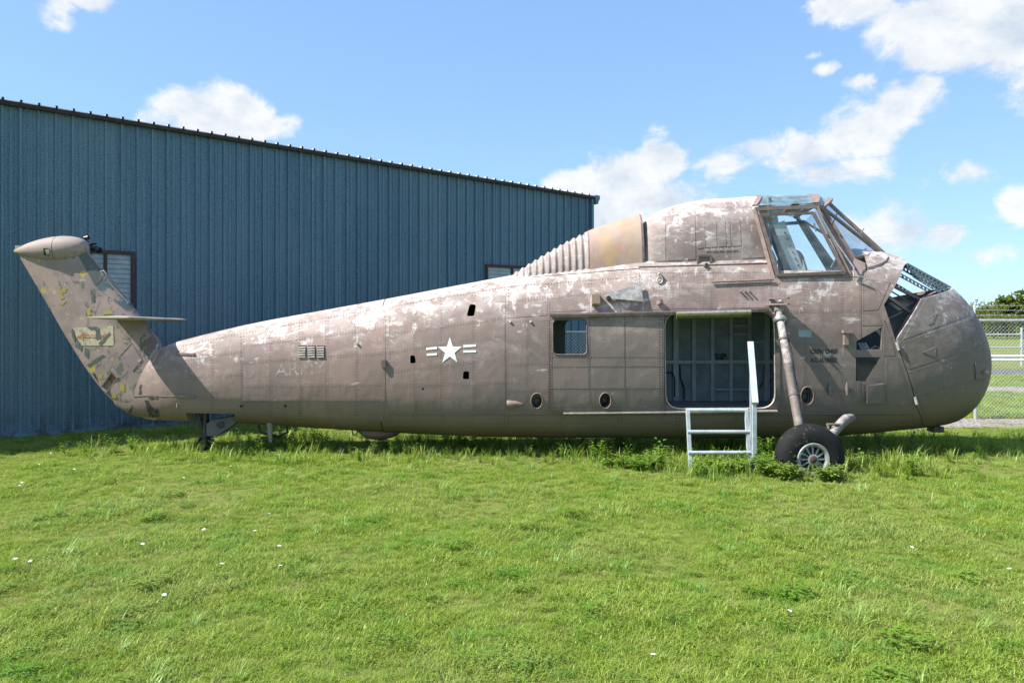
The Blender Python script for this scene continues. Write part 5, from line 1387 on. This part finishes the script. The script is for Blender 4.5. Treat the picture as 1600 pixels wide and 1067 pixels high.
def scatter(name, verts, faces, dens, coll, smin, smax, label, seed, clump=(.30, .42, .35, 1.0), cs=2.3):
    m = bpy.data.meshes.new(name); m.from_pydata(verts, [], faces); m.update()
    at = m.attributes.new('dens', 'FLOAT', 'POINT'); at.data.foreach_set('value', np.array(dens, np.float32))
    o = link(name, m, None); tag(o, label, 'grass', kind='stuff')
    ng = bpy.data.node_groups.new(name, 'GeometryNodeTree'); ng.interface.new_socket('Geometry', in_out='INPUT', socket_type='NodeSocketGeometry'); ng.interface.new_socket('Geometry', in_out='OUTPUT', socket_type='NodeSocketGeometry')
    N = ng.nodes.new; gi, go_ = N('NodeGroupInput'), N('NodeGroupOutput'); dp = N('GeometryNodeDistributePointsOnFaces'); at_ = N('GeometryNodeInputNamedAttribute'); at_.data_type = 'FLOAT'; at_.inputs[0].default_value = 'dens'
    ci = N('GeometryNodeCollectionInfo'); ci.inputs[0].default_value = coll; ci.inputs[1].default_value = True; ci.inputs[2].default_value = True
    ip = N('GeometryNodeInstanceOnPoints'); ip.inputs['Pick Instance'].default_value = True
    rr = N('FunctionNodeRandomValue'); rr.data_type = 'FLOAT_VECTOR'; rr.inputs[0].default_value = (-.12, -.12, 0); rr.inputs[1].default_value = (.12, .12, 6.28)
    rs = N('FunctionNodeRandomValue'); rs.data_type = 'FLOAT'; rs.inputs[2].default_value = smin; rs.inputs[3].default_value = smax
    # growth differs over the lawn
    ns = N('ShaderNodeTexNoise'); ns.inputs['Scale'].default_value = 1.1; ns.inputs['Detail'].default_value = 3; ps = N('GeometryNodeInputPosition')
    mrn = N('ShaderNodeMapRange'); mrn.inputs[1].default_value = .35; mrn.inputs[2].default_value = .68; mrn.inputs[3].default_value = .6; mrn.inputs[4].default_value = 1.4
    mu = N('ShaderNodeMath'); mu.operation = 'MULTIPLY'
    L = ng.links.new
    n2_ = N('ShaderNodeTexNoise'); n2_.inputs['Scale'].default_value = cs; n2_.inputs['Detail'].default_value = 4; L(ps.outputs[0], n2_.inputs['Vector'])
    m2_ = N('ShaderNodeMapRange')
    for q in range(4): m2_.inputs[q+1].default_value = clump[q]
    L(n2_.outputs[0], m2_.inputs[0]); md_ = N('ShaderNodeMath'); md_.operation = 'MULTIPLY'; L(m2_.outputs[0], md_.inputs[0]); L(at_.outputs[0], md_.inputs[1])
    L(gi.outputs[0], dp.inputs['Mesh']); L(md_.outputs[0], dp.inputs['Density']); dp.inputs['Seed'].default_value = seed
    L(dp.outputs['Points'], ip.inputs['Points']); L(ci.outputs[0], ip.inputs['Instance']); L(rr.outputs[0], ip.inputs['Rotation'])
    L(ps.outputs[0], ns.inputs['Vector']); L(ns.outputs[0], mrn.inputs[0]); L(mrn.outputs[0], mu.inputs[0]); L(rs.outputs[1], mu.inputs[1]); L(mu.outputs[0], ip.inputs['Scale'])
    L(ip.outputs[0], go_.inputs[0])
    md = o.modifiers.new('scatter', 'NODES'); md.node_group = ng; return o
def field(rows, densf, side):
    vs, ds, fs = [], [], []
    nx = 24
    for y in rows:
        for i in range(nx+1):
            x = -side(y)+2*side(y)*i/nx; vs.append((x, y, .003)); ds.append(densf(x, y))
    for j in range(len(rows)-1):
        for i in range(nx): a = j*(nx+1)+i; fs.append((a, a+1, a+nx+2, a+nx+1))
    return vs, fs, ds
rows = list(np.arange(3.2, 15.0, .4))
v_, f_, d_ = field(rows, lambda x, y: max(130, 720*math.exp(-(y-3.2)*.20))*(0 if (y > 13.8 and x > 3.4) else 1), lambda y: min(.70*y+1.6, 14))
keep = [f for f in f_ if not all(((Vector(v_[i])-W0).dot(WN) < .0 and (Vector(v_[i])-W0).dot(WD) < S1) for i in f)]
scatter('grass', v_, keep, d_, protos, .65, 1.15, 'short mown green lawn grass', 3)
scatter('grass_tufts', v_, keep, [17 if q else 0 for q in d_], tufts, .6, 1.3, 'longer blue-green tufts standing out of the mown lawn', 17, (.50, .62, 0.04, 1.0), 1.6)
def tall_d(x, y):
    d = 0
    if -4.3 < x < 7.2 and 10.35 < y < 12.9: d = 26
    if -6.1 < x < -4.2 and 10.75 < y < 11.45: d = 34
    if -4.9 < x < -3.0 and 10.7 < y < 11.4: d = 36
    if 1.6 < x < 5.2 and 9.3 < y < 10.8: d = 55
    if 6.9 < x < 12 and 11.5 < y < 12.9: d = 18
    return d+.12
rows2 = list(np.arange(3.4, 13.4, .25))
vs, ds, fs = [], [], []; nx = 70
for y in rows2:
    for i in range(nx+1): x = -9+21*i/nx; vs.append((x, y, .003)); ds.append(tall_d(x, y) if abs(x) < .7*y+1.5 else 0)
for j in range(len(rows2)-1):
    for i in range(nx): a = j*(nx+1)+i; fs.append((a, a+1, a+nx+2, a+nx+1))
fs = [f for f in fs if not all(((Vector(vs[i])-W0).dot(WN) < .1 and (Vector(vs[i])-W0).dot(WD) < S1) for i in f)]
scatter('tall_grass', vs, fs, ds, tall, .42, 1.05, 'unmown tufts of taller grass under and beside the helicopter', 8)
vs, fs, ds = [], [], []
for (x0, x1, y0, y1, dn) in ((7.0, 17, 15.2, 20.8, 60), (9, 24, 22.9, 28.1, 26)):
    i = len(vs); vs += [(x0, y0, .003), (x1, y0, .003), (x1+3, y1, .003), (x0+2, y1, .003)]; fs.append((i, i+1, i+2, i+3)); ds += [dn]*4
scatter('far_grass', vs, fs, ds, protos, 1.3, 2.2, 'green grass beyond the chain-link fence', 5)

# leafy weeds round the steps and the wheel
def weed(px, py, h, r, n, label):
    y = F*H/(py-HY); x = (px-800)*y/F; root = empty('leafy_weed', (x, y, 0), label, 'weed', 'leafy weeds beside the cabin door')
    s_ = MB(); l_ = MB()
    for i in range(n):
        a = rng.uniform(0, 6.28); q = r*math.sqrt(rng.random()); p0 = V(x+q*.5*math.cos(a), y+q*.5*math.sin(a), 0); hh = h*.85*rng.uniform(.45, 1.0); p1 = V(x+q*math.cos(a), y+q*math.sin(a), hh); s_.tube([p0, p0.lerp(p1, .6)+V(0, 0, .02), p1], .003, 4)
        for k in range(9):
            t = .25+.75*k/8; p = p0.lerp(p1, t); an = a+k*2.4; leaf(l_, p, (math.cos(an), math.sin(an), rng.uniform(-.1, .6)), (0, 0, 1), rng.uniform(.04, .085), rng.uniform(.014, .026))
    s_.build('stems', M['weed'], root, fix=False); l_.build('leaves', M['weed'], root, fix=False)
for a in ((1000, 733, .20, .28, 40, 'low leafy weed left of the boarding steps'), (1110, 738, .17, .25, 36, 'leafy weed under the bottom tread of the steps'), (1150, 739, .20, .18, 30, 'leafy weed against the right post of the steps'), (1205, 744, .30, .22, 44, 'bushy weed between the steps and the wheel'), (1232, 750, .24, .16, 36, 'weed in front of the tyre, left of the hub'), (1292, 750, .20, .20, 44, 'weed in front of the tyre, right of the hub'), (1195, 722, .42, .12, 18, 'tall thin weed behind the wheel and the steps'), (960, 728, .13, .25, 30, 'small weed farthest left of the steps')): weed(*a)

# white flowers in the lawn
fl = [(x/2.388, 620+y/2.388) for x, y in ((290,178),(270,272),(330,283),(475,285),(545,330),(290,252),(140,255),(680,305),(185,213),(405,198),(800,180),(1015,210),(1040,220),(995,440),(770,495),(760,470),(1040,560),(60,607),(120,615),(820,628),(1040,637),(608,740),(485,505),(535,550),(955,505),(860,262),(80,322),(70,335))]
fl += [(900+x/2.286, 700+y/2.286) for x, y in ((657,407),(1190,355),(748,585),(278,747),(1555,437))]
pm = MB()
for i in range(6):
    t = i*math.pi/3; leaf(pm, (0, 0, .075), (math.cos(t), math.sin(t), .35), (0, 0, 1), .017, .006)
petal_mesh = pm.mesh('petals', fix=False); petal_mesh.materials.append(M['white'])
sm_ = MB().tube([(0, 0, 0), (.004, 0, .04), (0, 0, .075)], .0016, 4).mesh('stem'); sm_.materials.append(M['weed'])
for i, (px, py) in enumerate(fl):
    y = F*(H-.07)/(py-HY); f0 = empty('white_flower', ((px-800)*y/F, y, 0), 'tiny white wildflower in the mown lawn', 'flower', 'white wildflowers dotted over the lawn'); f0.rotation_euler = (rng.uniform(-.35, .1), rng.uniform(-.2, .2), rng.uniform(0, 6))
    f0.scale = (1.1,)*3
    for nm, me in (('petals', petal_mesh), ('stem', sm_)):
        o = bpy.data.objects.new(nm, me); C.objects.link(o); o.parent = f0
